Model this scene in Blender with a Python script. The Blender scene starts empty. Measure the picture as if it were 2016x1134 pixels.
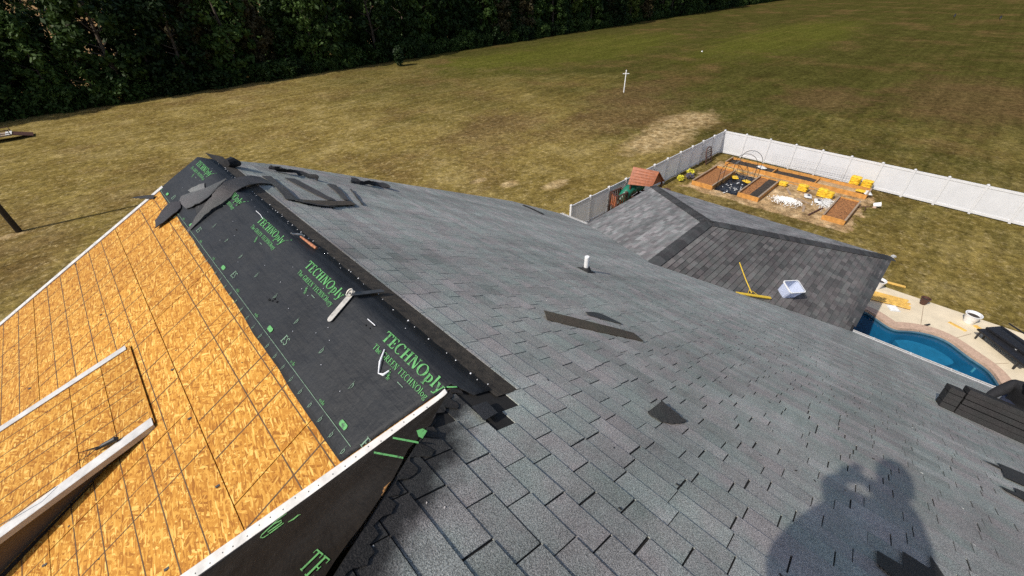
import bpy, math, random
from mathutils import Vector, Matrix
R = math.radians
random.seed(7)

# ------------------------------------------------------------------ camera, sky, sun, exposure
FPX, PIT, ROLL, YAW = 818.52, 0.644071, -0.0348081, 0.753214
SA, SB = 0.542455, 0.495818          # roof pitches (rise / run)
def _axes():
    f = Vector((0, math.cos(PIT), -math.sin(PIT))); x = Vector((1, 0, 0)); u = x.cross(f)
    c, s = math.cos(ROLL), math.sin(ROLL)
    x2 = c * x + s * u; u2 = c * u - s * x
    cy, sy = math.cos(YAW), math.sin(YAW)
    W = lambda v: Vector((cy * v.x + sy * v.y, -sy * v.x + cy * v.y, v.z))
    return W(x2), W(u2), W(f)
CX, CU, CF = _axes()
sc = bpy.context.scene
C = sc.collection
cd = bpy.data.cameras.new('camera'); cam = bpy.data.objects.new('camera', cd); C.objects.link(cam)
cd.sensor_width = 36; cd.lens = 36 * FPX / 2016; cd.clip_start = 0.02; cd.clip_end = 3000
cam.matrix_world = Matrix(((CX.x, CU.x, -CF.x, 0), (CX.y, CU.y, -CF.y, 0), (CX.z, CU.z, -CF.z, 0), (0, 0, 0, 1)))
sc.camera = cam
SUN_EL, SUN_AZ = 46.1, -10.1           # shadows fall towards +X, a little towards -Y
wd = bpy.data.worlds.new('World'); sc.world = wd; wd.use_nodes = True
nt = wd.node_tree; bg = nt.nodes['Background']
sky = nt.nodes.new('ShaderNodeTexSky'); sky.sky_type = 'NISHITA'; sky.sun_disc = False
sky.sun_elevation = R(SUN_EL); sky.sun_rotation = math.atan2(-math.cos(R(SUN_AZ)), -math.sin(R(SUN_AZ)))
sky.air_density = 0.85; sky.dust_density = 2.2; sky.ozone_density = 0.6
nt.links.new(sky.outputs[0], bg.inputs[0]); bg.inputs[1].default_value = 0.14
sl = bpy.data.lights.new('sun', 'SUN'); sl.energy = 4.2; sl.angle = R(0.6); sl.color = (1.0, 0.95, 0.87)
so = bpy.data.objects.new('sun', sl); C.objects.link(so)
SUN = Vector((-math.cos(R(SUN_EL)) * math.cos(R(SUN_AZ)), -math.cos(R(SUN_EL)) * math.sin(R(SUN_AZ)), math.sin(R(SUN_EL))))
so.rotation_euler = SUN.to_track_quat('Z', 'Y').to_euler(); so.location = (0, 0, 40)
sc.view_settings.view_transform = 'Standard'; sc.view_settings.look = 'None'
sc.view_settings.exposure = 0.0; sc.view_settings.gamma = 1.0
sc.render.engine = 'CYCLES'; sc.cycles.use_denoising = False
sc.cycles.max_bounces = 6; sc.cycles.diffuse_bounces = 3; sc.cycles.transparent_max_bounces = 12
sc.cycles.caustics_reflective = False; sc.cycles.caustics_refractive = False

# ------------------------------------------------------------------ surveyed planes of the place
KA = 1.46                              # height of the lens above the main slope
CR = 0.83                              # the ridge between the shingled and the stripped slope
ZC = -KA - SA * CR
DB = ZC - SB * CR
ZG = -12.5                             # lawn
XE = 13.45                             # eave of the main slope
ZE = -KA - SA * XE
def ray(x, y): return CF + CX * ((x - 1008) / FPX) - CU * ((y - 567) / FPX)
def hit(x, y, n, d):
    r = ray(x, y); return r * (d / n.dot(r))
NA, NB = Vector((SA, 0, 1)), Vector((-SB, 0, 1))
UA, UB = NA.normalized(), NB.normalized()
def A(x, y, h=0): return hit(x, y, NA, -KA) + UA * h
def B(x, y, h=0): return hit(x, y, NB, DB) + UB * h
def G(x, y, z=0): return hit(x, y, Vector((0, 0, 1)), ZG + z)
def PA(x, y, h=0): return Vector((x, y, -KA - SA * x)) + UA * h
def PB(x, y, h=0): return Vector((x, y, DB + SB * x)) + UB * h
YR, ZR, XR0, XK = 4.45, -6.745, 9.74, 13.22       # wing ridge
YN, YF, XW = -0.38, 9.45, 19.0                    # wing eaves and hip end
S3 = (ZR - ZE) / (YR - YN); S1 = (ZR - ZE) / (YF - YR); S2 = (ZR - ZE) / (XW - XK)
N3, N1, N2 = Vector((0, -S3, 1)), Vector((0, S1, 1)), Vector((S2, 0, 1))
U3, U1, U2 = N3.normalized(), N1.normalized(), N2.normalized()
def P3(x, y, h=0): return Vector((x, y, ZR + S3 * (y - YR))) + U3 * h
def P1(x, y, h=0): return Vector((x, y, ZR - S1 * (y - YR))) + U1 * h
def P2(x, y, h=0): return Vector((x, y, ZR - S2 * (x - XK))) + U2 * h
def F3(x, y, h=0): return hit(x, y, N3, ZR - S3 * YR) + U3 * h
# hip plane covered with felt at the near end of the stripped slope
HP = B(886, 770); HV = B(396, 1134); HJ = A(661, 1106)
ND = (HV - HP).cross(HJ - HP); ND = ND / ND.z; DD = ND.dot(HP); UD = ND.normalized()
def Dp(x, y, h=0): return hit(x, y, ND, DD) + UD * h

# ------------------------------------------------------------------ materials
def nodes(name):
    m = bpy.data.materials.new(name); m.use_nodes = True
    t = m.node_tree; b = t.nodes['Principled BSDF']
    return m, t, b
def N(t, kind, **kw):
    n = t.nodes.new(kind)
    for k, v in kw.items(): setattr(n, k, v)
    return n
def noise(t, vec, scale, detail=4, rough=0.6, out=0):
    n = N(t, 'ShaderNodeTexNoise'); n.inputs['Scale'].default_value = scale
    n.inputs['Detail'].default_value = detail; n.inputs['Roughness'].default_value = rough
    if vec is not None: t.links.new(vec, n.inputs['Vector'])
    return n.outputs[out]
def ramp(t, fac, stops, interp='LINEAR'):
    n = N(t, 'ShaderNodeValToRGB'); e = n.color_ramp.elements; n.color_ramp.interpolation = interp
    while len(e) < len(stops): e.new(0.5)
    for i, (p, c) in enumerate(stops):
        e[i].position = p; e[i].color = c if len(c) == 4 else (*c, 1)
    t.links.new(fac, n.inputs[0]); return n.outputs[0]
def mixc(t, fac, a, b, mode='MIX'):
    n = N(t, 'ShaderNodeMix', data_type='RGBA', blend_type=mode)
    for s, v in ((n.inputs[0], fac), (n.inputs[6], a), (n.inputs[7], b)):
        if isinstance(v, (int, float)): s.default_value = v
        elif isinstance(v, tuple): s.default_value = v if len(v) == 4 else (*v, 1)
        else: t.links.new(v, s)
    return n.outputs[2]
def mth(t, op, a, b=None, c=None):
    n = N(t, 'ShaderNodeMath', operation=op)
    for i, v in enumerate((a, b, c)):
        if v is None: continue
        if isinstance(v, (int, float)): n.inputs[i].default_value = v
        else: t.links.new(v, n.inputs[i])
    return n.outputs[0]
def pos(t): return N(t, 'ShaderNodeNewGeometry').outputs['Position']
def objc(t): return N(t, 'ShaderNodeTexCoord').outputs['Object']
def bump(t, b, h, strength, dist):
    n = N(t, 'ShaderNodeBump'); n.inputs['Strength'].default_value = strength; n.inputs['Distance'].default_value = dist
    t.links.new(h, n.inputs['Height']); t.links.new(n.outputs[0], b.inputs['Normal'])
def plain(name, col, rough=0.6, var=0.12, scale=6, metal=0, bmp=0.0, spec=0.5):
    m, t, b = nodes(name)
    f = noise(t, pos(t), scale, 5)
    lo = tuple(max(0, c * (1 - var * 1.6)) for c in col); hi = tuple(min(1, c * (1 + var * 1.6)) for c in col)
    c = ramp(t, f, [(0.25, lo), (0.75, hi)])
    t.links.new(c, b.inputs['Base Color'])
    b.inputs['Roughness'].default_value = rough; b.inputs['Metallic'].default_value = metal
    b.inputs['Specular IOR Level'].default_value = spec
    if bmp: bump(t, b, noise(t, pos(t), scale * 6, 3), bmp, 0.01)
    return m

def shingle_mat(name, stain=False, gran=(0.36, 1.75), gscale=190):
    m, t, b = nodes(name); p = pos(t)
    at = N(t, 'ShaderNodeAttribute', attribute_name='tint')
    g = noise(t, p, gscale, 2, 0.7)
    gr = ramp(t, g, [(0.33, (gran[0],) * 3), (0.5, (0.98,) * 3), (0.68, (gran[1],) * 3)])
    c = mixc(t, 1.0, at.outputs['Color'], gr, 'MULTIPLY')
    big = ramp(t, noise(t, p, 0.55, 4), [(0.3, (0.84, 0.84, 0.84)), (0.7, (1.12, 1.12, 1.12))])
    c = mixc(t, 1.0, c, big, 'MULTIPLY')
    stv = N(t, 'ShaderNodeMapping'); stv.inputs['Scale'].default_value = (0.13, 1.5, 0.13); t.links.new(p, stv.inputs[0])
    c = mixc(t, 1.0, c, ramp(t, noise(t, stv.outputs[0], 1.0, 4, 0.55), [(0.36, (0.80,) * 3), (0.62, (1.12,) * 3)]), 'MULTIPLY')
    hu = ramp(t, noise(t, p, 3.1, 5, 0.6), [(0.40, (0.96, 1.02, 1.0)), (0.60, (1.05, 0.985, 0.99))]); c = mixc(t, 1.0, c, hu, 'MULTIPLY')
    drt = ramp(t, noise(t, p, 7, 6, 0.7), [(0.30, (0.72, 0.71, 0.70)), (0.5, (1, 1, 1))])
    c = mixc(t, 0.55, c, drt, 'MULTIPLY')
    if stain:
        # tar and unweathered granules left along the stripped hip
        sx = N(t, 'ShaderNodeSeparateXYZ'); t.links.new(p, sx.inputs[0])
        d = mth(t, 'ADD', mth(t, 'MULTIPLY', sx.outputs[0], 0.6015), mth(t, 'MULTIPLY', sx.outputs[1], -0.7989))
        d = mth(t, 'ADD', d, 0.6015 * -0.77 + 0.7989 * 1.40)
        wob = mth(t, 'MULTIPLY', mth(t, 'SUBTRACT', noise(t, p, 5.5, 5, 0.6), 0.5), 0.30)
        k = ramp(t, mth(t, 'ADD', d, wob), [(0.13, (0.95,) * 3), (0.27, (0.0,) * 3)])
        up = ramp(t, sx.outputs[1], [(0.0, (1,) * 3), (1.0, (1,) * 3)])
        nr = N(t, 'ShaderNodeMapRange'); nr.inputs[1].default_value = 1.30; nr.inputs[2].default_value = 1.48; nr.inputs[3].default_value = 1; nr.inputs[4].default_value = 0
        t.links.new(sx.outputs[1], nr.inputs[0]); k = mth(t, 'MULTIPLY', k, nr.outputs[0])
        c = mixc(t, k, c, mixc(t, 1.0, gr, (0.022, 0.02, 0.019, 1), 'MULTIPLY'))
    t.links.new(c, b.inputs['Base Color']); b.inputs['Roughness'].default_value = 0.82
    b.inputs['Specular IOR Level'].default_value = 0.35
    bump(t, b, g, 0.9, 0.004)
    return m

M = {}
M['shingle'] = shingle_mat('weathered_shingle', True)
M['shingle_wing'] = shingle_mat('wing_shingle', False, (0.75, 1.25), 90)
M['shingle_loose'] = shingle_mat('loose_shingle', False, (0.4, 1.9), 150)
M['cap'] = shingle_mat('cap_shingle', False, (0.7, 1.3), 60)
M['underlayer'] = plain('roof_deck_dark', (0.013, 0.011, 0.009), 0.9, 0.3, 20)
M['band'] = plain('starter_band_brown', (0.042, 0.033, 0.023), 0.9, 0.55, 14, bmp=0.5)
M['white_metal'] = plain('white_drip_edge', (0.52, 0.51, 0.49), 0.55, 0.16, 11)
def vinyl_mat():
    m = plain('white_vinyl', (0.78, 0.78, 0.79), 0.42, 0.04, 2); t = m.node_tree; b = t.nodes['Principled BSDF']; out = t.nodes['Material Output']
    tr = N(t, 'ShaderNodeBsdfTranslucent'); tr.inputs[0].default_value = (0.8, 0.8, 0.78, 1); mx = N(t, 'ShaderNodeMixShader'); mx.inputs[0].default_value = 0.28
    t.links.new(b.outputs[0], mx.inputs[1]); t.links.new(tr.outputs[0], mx.inputs[2]); t.links.new(mx.outputs[0], out.inputs[0]); return m
M['white_vinyl'] = vinyl_mat()
M['white'] = plain('white_plastic', (0.78, 0.78, 0.77), 0.4, 0.04, 5)
def print_mat(name, col):
    m, t, b = nodes(name); p = pos(t)
    k = ramp(t, noise(t, p, 22, 6, 0.75), [(0.36, (0.85,) * 3), (0.47, (0, 0, 0))])
    c = mixc(t, k, col, (0.03, 0.035, 0.036, 1)); t.links.new(c, b.inputs['Base Color']); b.inputs['Roughness'].default_value = 0.65; return m
M['green_print'] = print_mat('green_print', (0.095, 0.33, 0.10))
M['pale_print'] = print_mat('pale_print', (0.17, 0.28, 0.19))
M['pencil'] = plain('panel_print', (0.085, 0.045, 0.018), 0.8, 0.35, 12)
M['joint'] = plain('panel_gap', (0.03, 0.022, 0.015), 0.9, 0.3, 12)
M['siding'] = plain('brown_siding', (0.16, 0.125, 0.10), 0.6, 0.05, 3)
M['wall'] = plain('beige_siding', (0.52, 0.47, 0.40), 0.6, 0.05, 2)
M['steel'] = plain('zinc_steel', (0.55, 0.52, 0.46), 0.45, 0.22, 30, 0.6)
M['dark_steel'] = plain('dark_steel', (0.10, 0.10, 0.10), 0.5, 0.2, 20, 0.5)
M['handle'] = plain('hammer_handle', (0.38, 0.15, 0.07), 0.6, 0.3, 30)
M['black'] = plain('black_plastic', (0.012, 0.012, 0.014), 0.55, 0.3, 12)
M['rubber'] = plain('black_rubber', (0.02, 0.02, 0.02), 0.7, 0.3, 20)
M['yellow_tool'] = plain('yellow_paint', (0.62, 0.42, 0.035), 0.5, 0.12, 12)
M['yellow_bag'] = plain('yellow_bag', (0.68, 0.43, 0.025), 0.5, 0.28, 7)
M['white_bag'] = plain('pale_bag', (0.62, 0.62, 0.60), 0.5, 0.18, 9)
M['bag_print'] = plain('bag_print', (0.05, 0.05, 0.06), 0.6, 0.1, 9)
M['cedar'] = plain('raw_cedar', (0.50, 0.235, 0.055), 0.7, 0.22, 5)
M['cedar_grey'] = plain('weathered_cedar', (0.30, 0.22, 0.15), 0.75, 0.22, 6)
M['lumber'] = plain('yellow_lumber', (0.70, 0.43, 0.10), 0.65, 0.2, 6)
M['play_wood'] = plain('stained_wood', (0.30, 0.095, 0.04), 0.6, 0.2, 6)
M['play_dark'] = plain('dark_stained_wood', (0.075, 0.032, 0.022), 0.6, 0.25, 6)
M['green_slide'] = plain('green_slide', (0.012, 0.14, 0.085), 0.35, 0.1, 4)
M['soil'] = plain('dark_soil', (0.035, 0.026, 0.019), 0.95, 0.5, 9, bmp=0.6)
M['mulch'] = plain('brown_mulch', (0.26, 0.11, 0.035), 0.95, 0.55, 12, bmp=0.6)
M['tarp'] = plain('black_tarp', (0.012, 0.013, 0.016), 0.35, 0.5, 3, bmp=0.5)
M['gravel'] = plain('white_gravel', (0.72, 0.70, 0.66), 0.9, 0.25, 20)
M['concrete'] = plain('pool_deck_concrete', (0.64, 0.545, 0.39), 0.85, 0.07, 2.5)
M['coping'] = plain('pool_coping', (0.47, 0.325, 0.235), 0.8, 0.14, 10)
M['pool_shell'] = plain('pool_shell', (0.055, 0.28, 0.43), 0.6, 0.15, 2)
M['pool_ledge'] = plain('pool_ledge', (0.17, 0.44, 0.60), 0.6, 0.12, 3)
M['pool_rim'] = plain('pool_rim', (0.10, 0.19, 0.25), 0.6, 0.15, 8)
M['bark'] = plain('bark', (0.10, 0.075, 0.055), 0.9, 0.35, 5, bmp=0.5)
M['pole_wood'] = plain('dark_pole_wood', (0.035, 0.028, 0.022), 0.85, 0.3, 6)
M['jeans'] = plain('navy_jeans', (0.025, 0.035, 0.075), 0.85, 0.35, 14)
M['shirt'] = plain('black_shirt', (0.012, 0.012, 0.014), 0.9, 0.3, 14)
M['grey_shirt'] = plain('grey_shirt', (0.10, 0.10, 0.11), 0.9, 0.2, 14)
M['skin'] = plain('skin', (0.42, 0.25, 0.17), 0.6, 0.08, 9)
M['hair'] = plain('hair', (0.03, 0.02, 0.014), 0.7, 0.2, 60)
M['glove'] = plain('grey_glove', (0.42, 0.41, 0.38), 0.8, 0.15, 30)
M['hivis'] = plain('hivis_trim', (0.30, 0.42, 0.06), 0.7, 0.1, 9)
M['flower'] = plain('yellow_leaves', (0.55, 0.50, 0.03), 0.7, 0.25, 5)
M['purple'] = plain('dusky_leaves', (0.09, 0.08, 0.11), 0.8, 0.3, 5)
M['wire'] = plain('galvanised_wire', (0.45, 0.46, 0.47), 0.5, 0.1, 5, 0.4)
M['paper'] = plain('white_paper', (0.75, 0.76, 0.78), 0.7, 0.06, 20)

def tub_mat():
    m, t, b = nodes('frosted_tub')
    b.inputs['Base Color'].default_value = (0.72, 0.78, 0.92, 1); b.inputs['Roughness'].default_value = 0.35
    out = t.nodes['Material Output']; tr = N(t, 'ShaderNodeBsdfTranslucent'); tr.inputs[0].default_value = (0.75, 0.8, 0.95, 1)
    tp = N(t, 'ShaderNodeBsdfTransparent')
    mx = N(t, 'ShaderNodeMixShader'); mx.inputs[0].default_value = 0.35
    t.links.new(b.outputs[0], mx.inputs[1]); t.links.new(tr.outputs[0], mx.inputs[2])
    m2 = N(t, 'ShaderNodeMixShader'); m2.inputs[0].default_value = 0.25
    t.links.new(mx.outputs[0], m2.inputs[1]); t.links.new(tp.outputs[0], m2.inputs[2]); t.links.new(m2.outputs[0], out.inputs[0])
    return m
M['tub'] = tub_mat()
def water_mat():
    m, t, b = nodes('pool_water'); out = t.nodes['Material Output']; t.nodes.remove(b)
    tp = N(t, 'ShaderNodeBsdfTransparent'); tp.inputs[0].default_value = (0.27, 0.60, 0.71, 1)
    gl = N(t, 'ShaderNodeBsdfGlossy'); gl.inputs['Roughness'].default_value = 0.03
    fr = N(t, 'ShaderNodeFresnel'); fr.inputs[0].default_value = 1.33
    bp = N(t, 'ShaderNodeBump'); bp.inputs['Strength'].default_value = 0.05; bp.inputs['Distance'].default_value = 0.02
    t.links.new(noise(t, pos(t), 2.5, 3), bp.inputs['Height'])
    t.links.new(bp.outputs[0], gl.inputs['Normal']); t.links.new(bp.outputs[0], fr.inputs['Normal'])
    mx = N(t, 'ShaderNodeMixShader'); t.links.new(fr.outputs[0], mx.inputs[0])
    t.links.new(tp.outputs[0], mx.inputs[1]); t.links.new(gl.outputs[0], mx.inputs[2]); t.links.new(mx.outputs[0], out.inputs[0])
    return m
M['water'] = water_mat()

def felt_mat(name, tint, spec=0.35, rgh=0.62):
    m, t, b = nodes(name); p = pos(t)
    c = ramp(t, noise(t, p, 2.2, 6, 0.65), [(0.3, tuple(x * 0.75 for x in tint)), (0.7, tuple(x * 1.2 for x in tint))])
    d = ramp(t, noise(t, p, 14, 7, 0.75), [(0.58, (0, 0, 0)), (0.80, (0.4, 0.4, 0.4))])
    c = mixc(t, d, c, (0.055, 0.050, 0.045, 1))
    du = ramp(t, noise(t, p, 1.4, 7, 0.7), [(0.48, (0, 0, 0)), (0.72, (0.30, 0.30, 0.30))]); c = mixc(t, du, c, (0.046, 0.046, 0.046, 1))
    t.links.new(c, b.inputs['Base Color']); b.inputs['Roughness'].default_value = rgh
    b.inputs['Specular IOR Level'].default_value = spec
    wv = noise(t, p, 3.2, 6, 0.62); ws = N(t, 'ShaderNodeMapping'); ws.inputs['Scale'].default_value = (9, 1.1, 1); t.links.new(p, ws.inputs[0])
    bump(t, b, mth(t, 'ADD', wv, mth(t, 'MULTIPLY', noise(t, ws.outputs[0], 1.0, 4), 0.6)), 0.85, 0.035)
    return m
M['felt'] = felt_mat('synthetic_underlayment', (0.0165, 0.0185, 0.0215), 0.28)
M['felt_grazing_tone'] = felt_mat('grazing_tone_underlayment', (0.0135, 0.0115, 0.0100), 0.04, 0.9)  # same felt, browner and duller: the hip's grazing light put into its colour

def osb_mat():
    m, t, b = nodes('osb'); p = pos(t)
    mp = N(t, 'ShaderNodeMapping'); mp.inputs['Scale'].default_value = (1.11, 1, 0.02); t.links.new(p, mp.inputs[0])
    oi = N(t, 'ShaderNodeObjectInfo')
    v = None                                  # overlapping straight wood strands, several layers at different angles
    wob = N(t, 'ShaderNodeTexNoise'); wob.inputs['Scale'].default_value = 14; t.links.new(mp.outputs[0], wob.inputs['Vector'])
    wa = N(t, 'ShaderNodeVectorMath', operation='MULTIPLY_ADD'); t.links.new(wob.outputs['Color'], wa.inputs[0]); wa.inputs[1].default_value = (0.012, 0.012, 0); t.links.new(mp.outputs[0], wa.inputs[2])
    for i, (ang, sx_, sy_) in enumerate(((0.3, 11, 55), (1.25, 13, 70), (2.2, 12, 60), (2.85, 15, 80), (0.85, 14, 75), (1.75, 17, 95))):
        m2 = N(t, 'ShaderNodeMapping'); m2.inputs['Rotation'].default_value = (0, 0, ang); t.links.new(wa.outputs[0], m2.inputs[0])
        m3 = N(t, 'ShaderNodeMapping'); m3.inputs['Scale'].default_value = (sx_, sy_, 1); m3.inputs['Location'].default_value = (i * 3.7, i * 1.9, 0); t.links.new(m2.outputs[0], m3.inputs[0])
        vo = N(t, 'ShaderNodeTexVoronoi'); vo.inputs['Scale'].default_value = 1.0; t.links.new(m3.outputs[0], vo.inputs['Vector'])
        se = N(t, 'ShaderNodeSeparateColor'); t.links.new(vo.outputs['Color'], se.inputs[0])
        m4 = N(t, 'ShaderNodeMapping'); m4.inputs['Scale'].default_value = (3, 9, 1); t.links.new(m3.outputs[0], m4.inputs[0])
        tone = mth(t, 'ADD', se.outputs[0], mth(t, 'MULTIPLY', mth(t, 'SUBTRACT', noise(t, m4.outputs[0], 1.0, 2), 0.5), 0.5))
        if v is None: v = tone; continue
        mk = mth(t, 'GREATER_THAN', se.outputs[1], 0.56)
        v = mth(t, 'ADD', mth(t, 'MULTIPLY', v, mth(t, 'SUBTRACT', 1.0, mk)), mth(t, 'MULTIPLY', tone, mk))
    c = ramp(t, v, [(0.0, (0.29, 0.115, 0.016)), (0.25, (0.43, 0.195, 0.030)), (0.6, (0.56, 0.29, 0.055)), (0.85, (0.66, 0.39, 0.095)), (1.0, (0.80, 0.56, 0.20))])
    kn = ramp(t, noise(t, p, 17, 3, 0.5), [(0.70, (0, 0, 0)), (0.80, (0.7, 0.7, 0.7))])
    c = mixc(t, kn, c, (0.20, 0.06, 0.01, 1))
    pat = ramp(t, noise(t, p, 1.3, 3), [(0.3, (0.90, 0.86, 0.80)), (0.7, (1.06, 1.06, 1.06))])
    c = mixc(t, 1.0, c, pat, 'MULTIPLY')
    c = mixc(t, 1.0, c, ramp(t, oi.outputs['Random'], [(0, (0.82, 0.75, 0.58)), (1, (0.95, 0.90, 0.72))]), 'MULTIPLY')
    t.links.new(c, b.inputs['Base Color']); b.inputs['Roughness'].default_value = 0.75
    b.inputs['Specular IOR Level'].default_value = 0.25
    bump(t, b, v, 0.25, 0.003)
    return m
M['osb'] = osb_mat()
M['osb_edge'] = plain('osb_edge', (0.33, 0.16, 0.05), 0.85, 0.3, 40)

def lawn_mat():
    m, t, b = nodes('mown_lawn'); p = pos(t)
    sx = N(t, 'ShaderNodeSeparateXYZ'); t.links.new(p, sx.inputs[0]); X, Y = sx.outputs[0], sx.outputs[1]
    big = noise(t, p, 0.045, 6, 0.6); mid = noise(t, p, 0.30, 6, 0.68); fine = noise(t, p, 2.6, 6, 0.75)
    mp = N(t, 'ShaderNodeMapping'); mp.inputs['Scale'].default_value = (0.5, 2.4, 1); mp.inputs['Rotation'].default_value = (0, 0, 0.25); t.links.new(p, mp.inputs[0])
    streak = noise(t, mp.outputs[0], 0.55, 5, 0.65)
    # greener away from the house to the right, drier near it and to the left
    gx = mth(t, 'ADD', mth(t, 'MULTIPLY', X, 0.017), mth(t, 'MULTIPLY', mth(t, 'SUBTRACT', big, 0.5), 1.5))
    gx = mth(t, 'ADD', gx, mth(t, 'MULTIPLY', mth(t, 'SUBTRACT', streak, 0.5), 0.7))
    dry = ramp(t, mid, [(0.28, (0.130, 0.090, 0.026)), (0.5, (0.195, 0.144, 0.042)), (0.75, (0.295, 0.225, 0.090))])
    green = ramp(t, mid, [(0.25, (0.042, 0.036, 0.010)), (0.5, (0.062, 0.058, 0.014)), (0.78, (0.090, 0.078, 0.022))])
    c = mixc(t, ramp(t, gx, [(0.36, (0, 0, 0)), (1.0, (1, 1, 1))]), dry, green)
    br = ramp(t, noise(t, p, 0.085, 6, 0.7), [(0.50, (0, 0, 0)), (0.66, (0.75,) * 3)])
    c = mixc(t, br, c, mixc(t, mid, (0.09, 0.058, 0.02, 1), (0.17, 0.105, 0.045, 1)))
    # bare straw-coloured ground outside the garden fence
    def blob(cx, cy, rx, ry, rot=0.0, soft=0.5):
        dx = mth(t, 'SUBTRACT', X, cx); dy = mth(t, 'SUBTRACT', Y, cy)
        a = mth(t, 'ADD', mth(t, 'MULTIPLY', dx, math.cos(rot) / rx), mth(t, 'MULTIPLY', dy, math.sin(rot) / rx))
        e = mth(t, 'ADD', mth(t, 'MULTIPLY', dx, -math.sin(rot) / ry), mth(t, 'MULTIPLY', dy, math.cos(rot) / ry))
        d = mth(t, 'SQRT', mth(t, 'ADD', mth(t, 'MULTIPLY', a, a), mth(t, 'MULTIPLY', e, e)))
        d = mth(t, 'ADD', d, mth(t, 'MULTIPLY', mth(t, 'SUBTRACT', mid, 0.5), 1.6))
        return ramp(t, d, [(1 - soft, (1, 1, 1)), (1.1, (0, 0, 0))])
    straw = ramp(t, noise(t, p, 1.5, 6, 0.75), [(0.36, (0.20, 0.13, 0.055)), (0.52, (0.37, 0.265, 0.13)), (0.66, (0.56, 0.43, 0.24))])
    for bb in ((36.8, 18.7, 5.6, 2.7), (43.5, 19.6, 6.0, 2.6, -0.05)):
        c = mixc(t, mth(t, 'MULTIPLY', blob(*bb), 0.85), c, straw)
    for bb in ((20.4, 21.5, 0.9, 0.6), (19.1, 23.8, 0.9, 0.5), (22.5, 19.0, 1.3, 0.6), (-6.9, 39.6, 1.0, 0.5), (38.5, 13.8, 3, 0.25)):
        c = mixc(t, mth(t, 'MULTIPLY', blob(*bb), 0.8), c, straw)
    for bb in ((80, 60, 40, 16), (120, 34, 50, 13), (58, 66, 14, 7)):
        c = mixc(t, mth(t, 'MULTIPLY', blob(*bb), 0.7), c, mixc(t, mid, (0.062, 0.066, 0.010, 1), (0.115, 0.115, 0.020, 1)))
    # brown worn ground around the bird post and beyond
    for bb in ((51, 30.5, 12, 4.5), (72, 0, 18, 9), (43, 26, 14, 5), (30, 33, 9, 4), (62, 12, 9, 5)):
        c = mixc(t, mth(t, 'MULTIPLY', blob(*bb), 0.6), c, mixc(t, fine, (0.075, 0.046, 0.02, 1), (0.16, 0.10, 0.045, 1)))
    # bare earth of the garden plot
    er = N(t, 'ShaderNodeMath', operation='MAXIMUM')
    t.links.new(mth(t, 'DIVIDE', mth(t, 'ABSOLUTE', mth(t, 'SUBTRACT', X, 31.7)), 3.3), er.inputs[0]); t.links.new(mth(t, 'DIVIDE', mth(t, 'ABSOLUTE', mth(t, 'SUBTRACT', Y, 6.9)), 5.2), er.inputs[1])
    ed = mth(t, 'ADD', er.outputs[0], mth(t, 'MULTIPLY', mth(t, 'SUBTRACT', noise(t, p, 0.8, 6, 0.7), 0.5), 0.5))
    earth = ramp(t, noise(t, p, 1.1, 7, 0.72), [(0.32, (0.22, 0.135, 0.065)), (0.5, (0.42, 0.28, 0.145)), (0.68, (0.58, 0.43, 0.26))])
    c = mixc(t, ramp(t, ed, [(0.96, (0.92,) * 3), (1.16, (0, 0, 0))]), c, earth)
    # trodden straw flecks
    fl = ramp(t, noise(t, p, 3.4, 6, 0.8), [(0.53, (0, 0, 0)), (0.68, (0.75, 0.75, 0.75))])
    nr = ramp(t, mth(t, 'MULTIPLY', X, 0.012), [(0.2, (1, 1, 1)), (0.75, (0.1, 0.1, 0.1))])
    c = mixc(t, mth(t, 'MULTIPLY', fl, nr), c, (0.50, 0.39, 0.20, 1))
    mw = N(t, 'ShaderNodeMapping'); mw.inputs['Scale'].default_value = (0.04, 1.25, 1); mw.inputs['Rotation'].default_value = (0, 0, 0.06); t.links.new(p, mw.inputs[0])
    c = mixc(t, 1.0, c, ramp(t, noise(t, mw.outputs[0], 1.0, 3, 0.6), [(0.35, (0.87,) * 3), (0.65, (1.11,) * 3)]), 'MULTIPLY')
    fx = noise(t, p, 11, 4, 0.8)
    c = mixc(t, 1.0, c, ramp(t, fx, [(0.34, (0.74,) * 3), (0.66, (1.25,) * 3)]), 'MULTIPLY')
    fs = ramp(t, fine, [(0.32, (0.42,) * 3), (0.5, (0.96,) * 3), (0.68, (1.5,) * 3)])
    c = mixc(t, 1.0, c, fs, 'MULTIPLY')
    # tyre track curving across the lawn on the left
    # far ploughed field behind the wood
    ff = ramp(t, mth(t, 'MULTIPLY', Y, 0.001), [(0.098, (0, 0, 0)), (0.11, (1, 1, 1))])
    c = mixc(t, ff, c, mixc(t, mid, (0.22, 0.135, 0.06, 1), (0.30, 0.19, 0.095, 1)))
    t.links.new(c, b.inputs['Base Color']); b.inputs['Roughness'].default_value = 0.95
    b.inputs['Specular IOR Level'].default_value = 0.0
    bump(t, b, mth(t, 'ADD', fine, mth(t, 'MULTIPLY', mid, 1.5)), 0.8, 0.10)
    return m
M['lawn'] = lawn_mat()
def earth_mat():
    m, t, b = nodes('bare_garden_earth'); p = pos(t)
    c = ramp(t, noise(t, p, 0.9, 7, 0.7), [(0.32, (0.20, 0.125, 0.06)), (0.5, (0.36, 0.235, 0.12)), (0.68, (0.50, 0.36, 0.21))])
    f = ramp(t, noise(t, p, 7, 5, 0.7), [(0.3, (0.7,) * 3), (0.7, (1.2,) * 3)])
    t.links.new(mixc(t, 1.0, c, f, 'MULTIPLY'), b.inputs['Base Color']); b.inputs['Roughness'].default_value = 0.95
    bump(t, b, noise(t, p, 5, 5), 0.8, 0.05)
    return m
M['earth'] = earth_mat()
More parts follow.
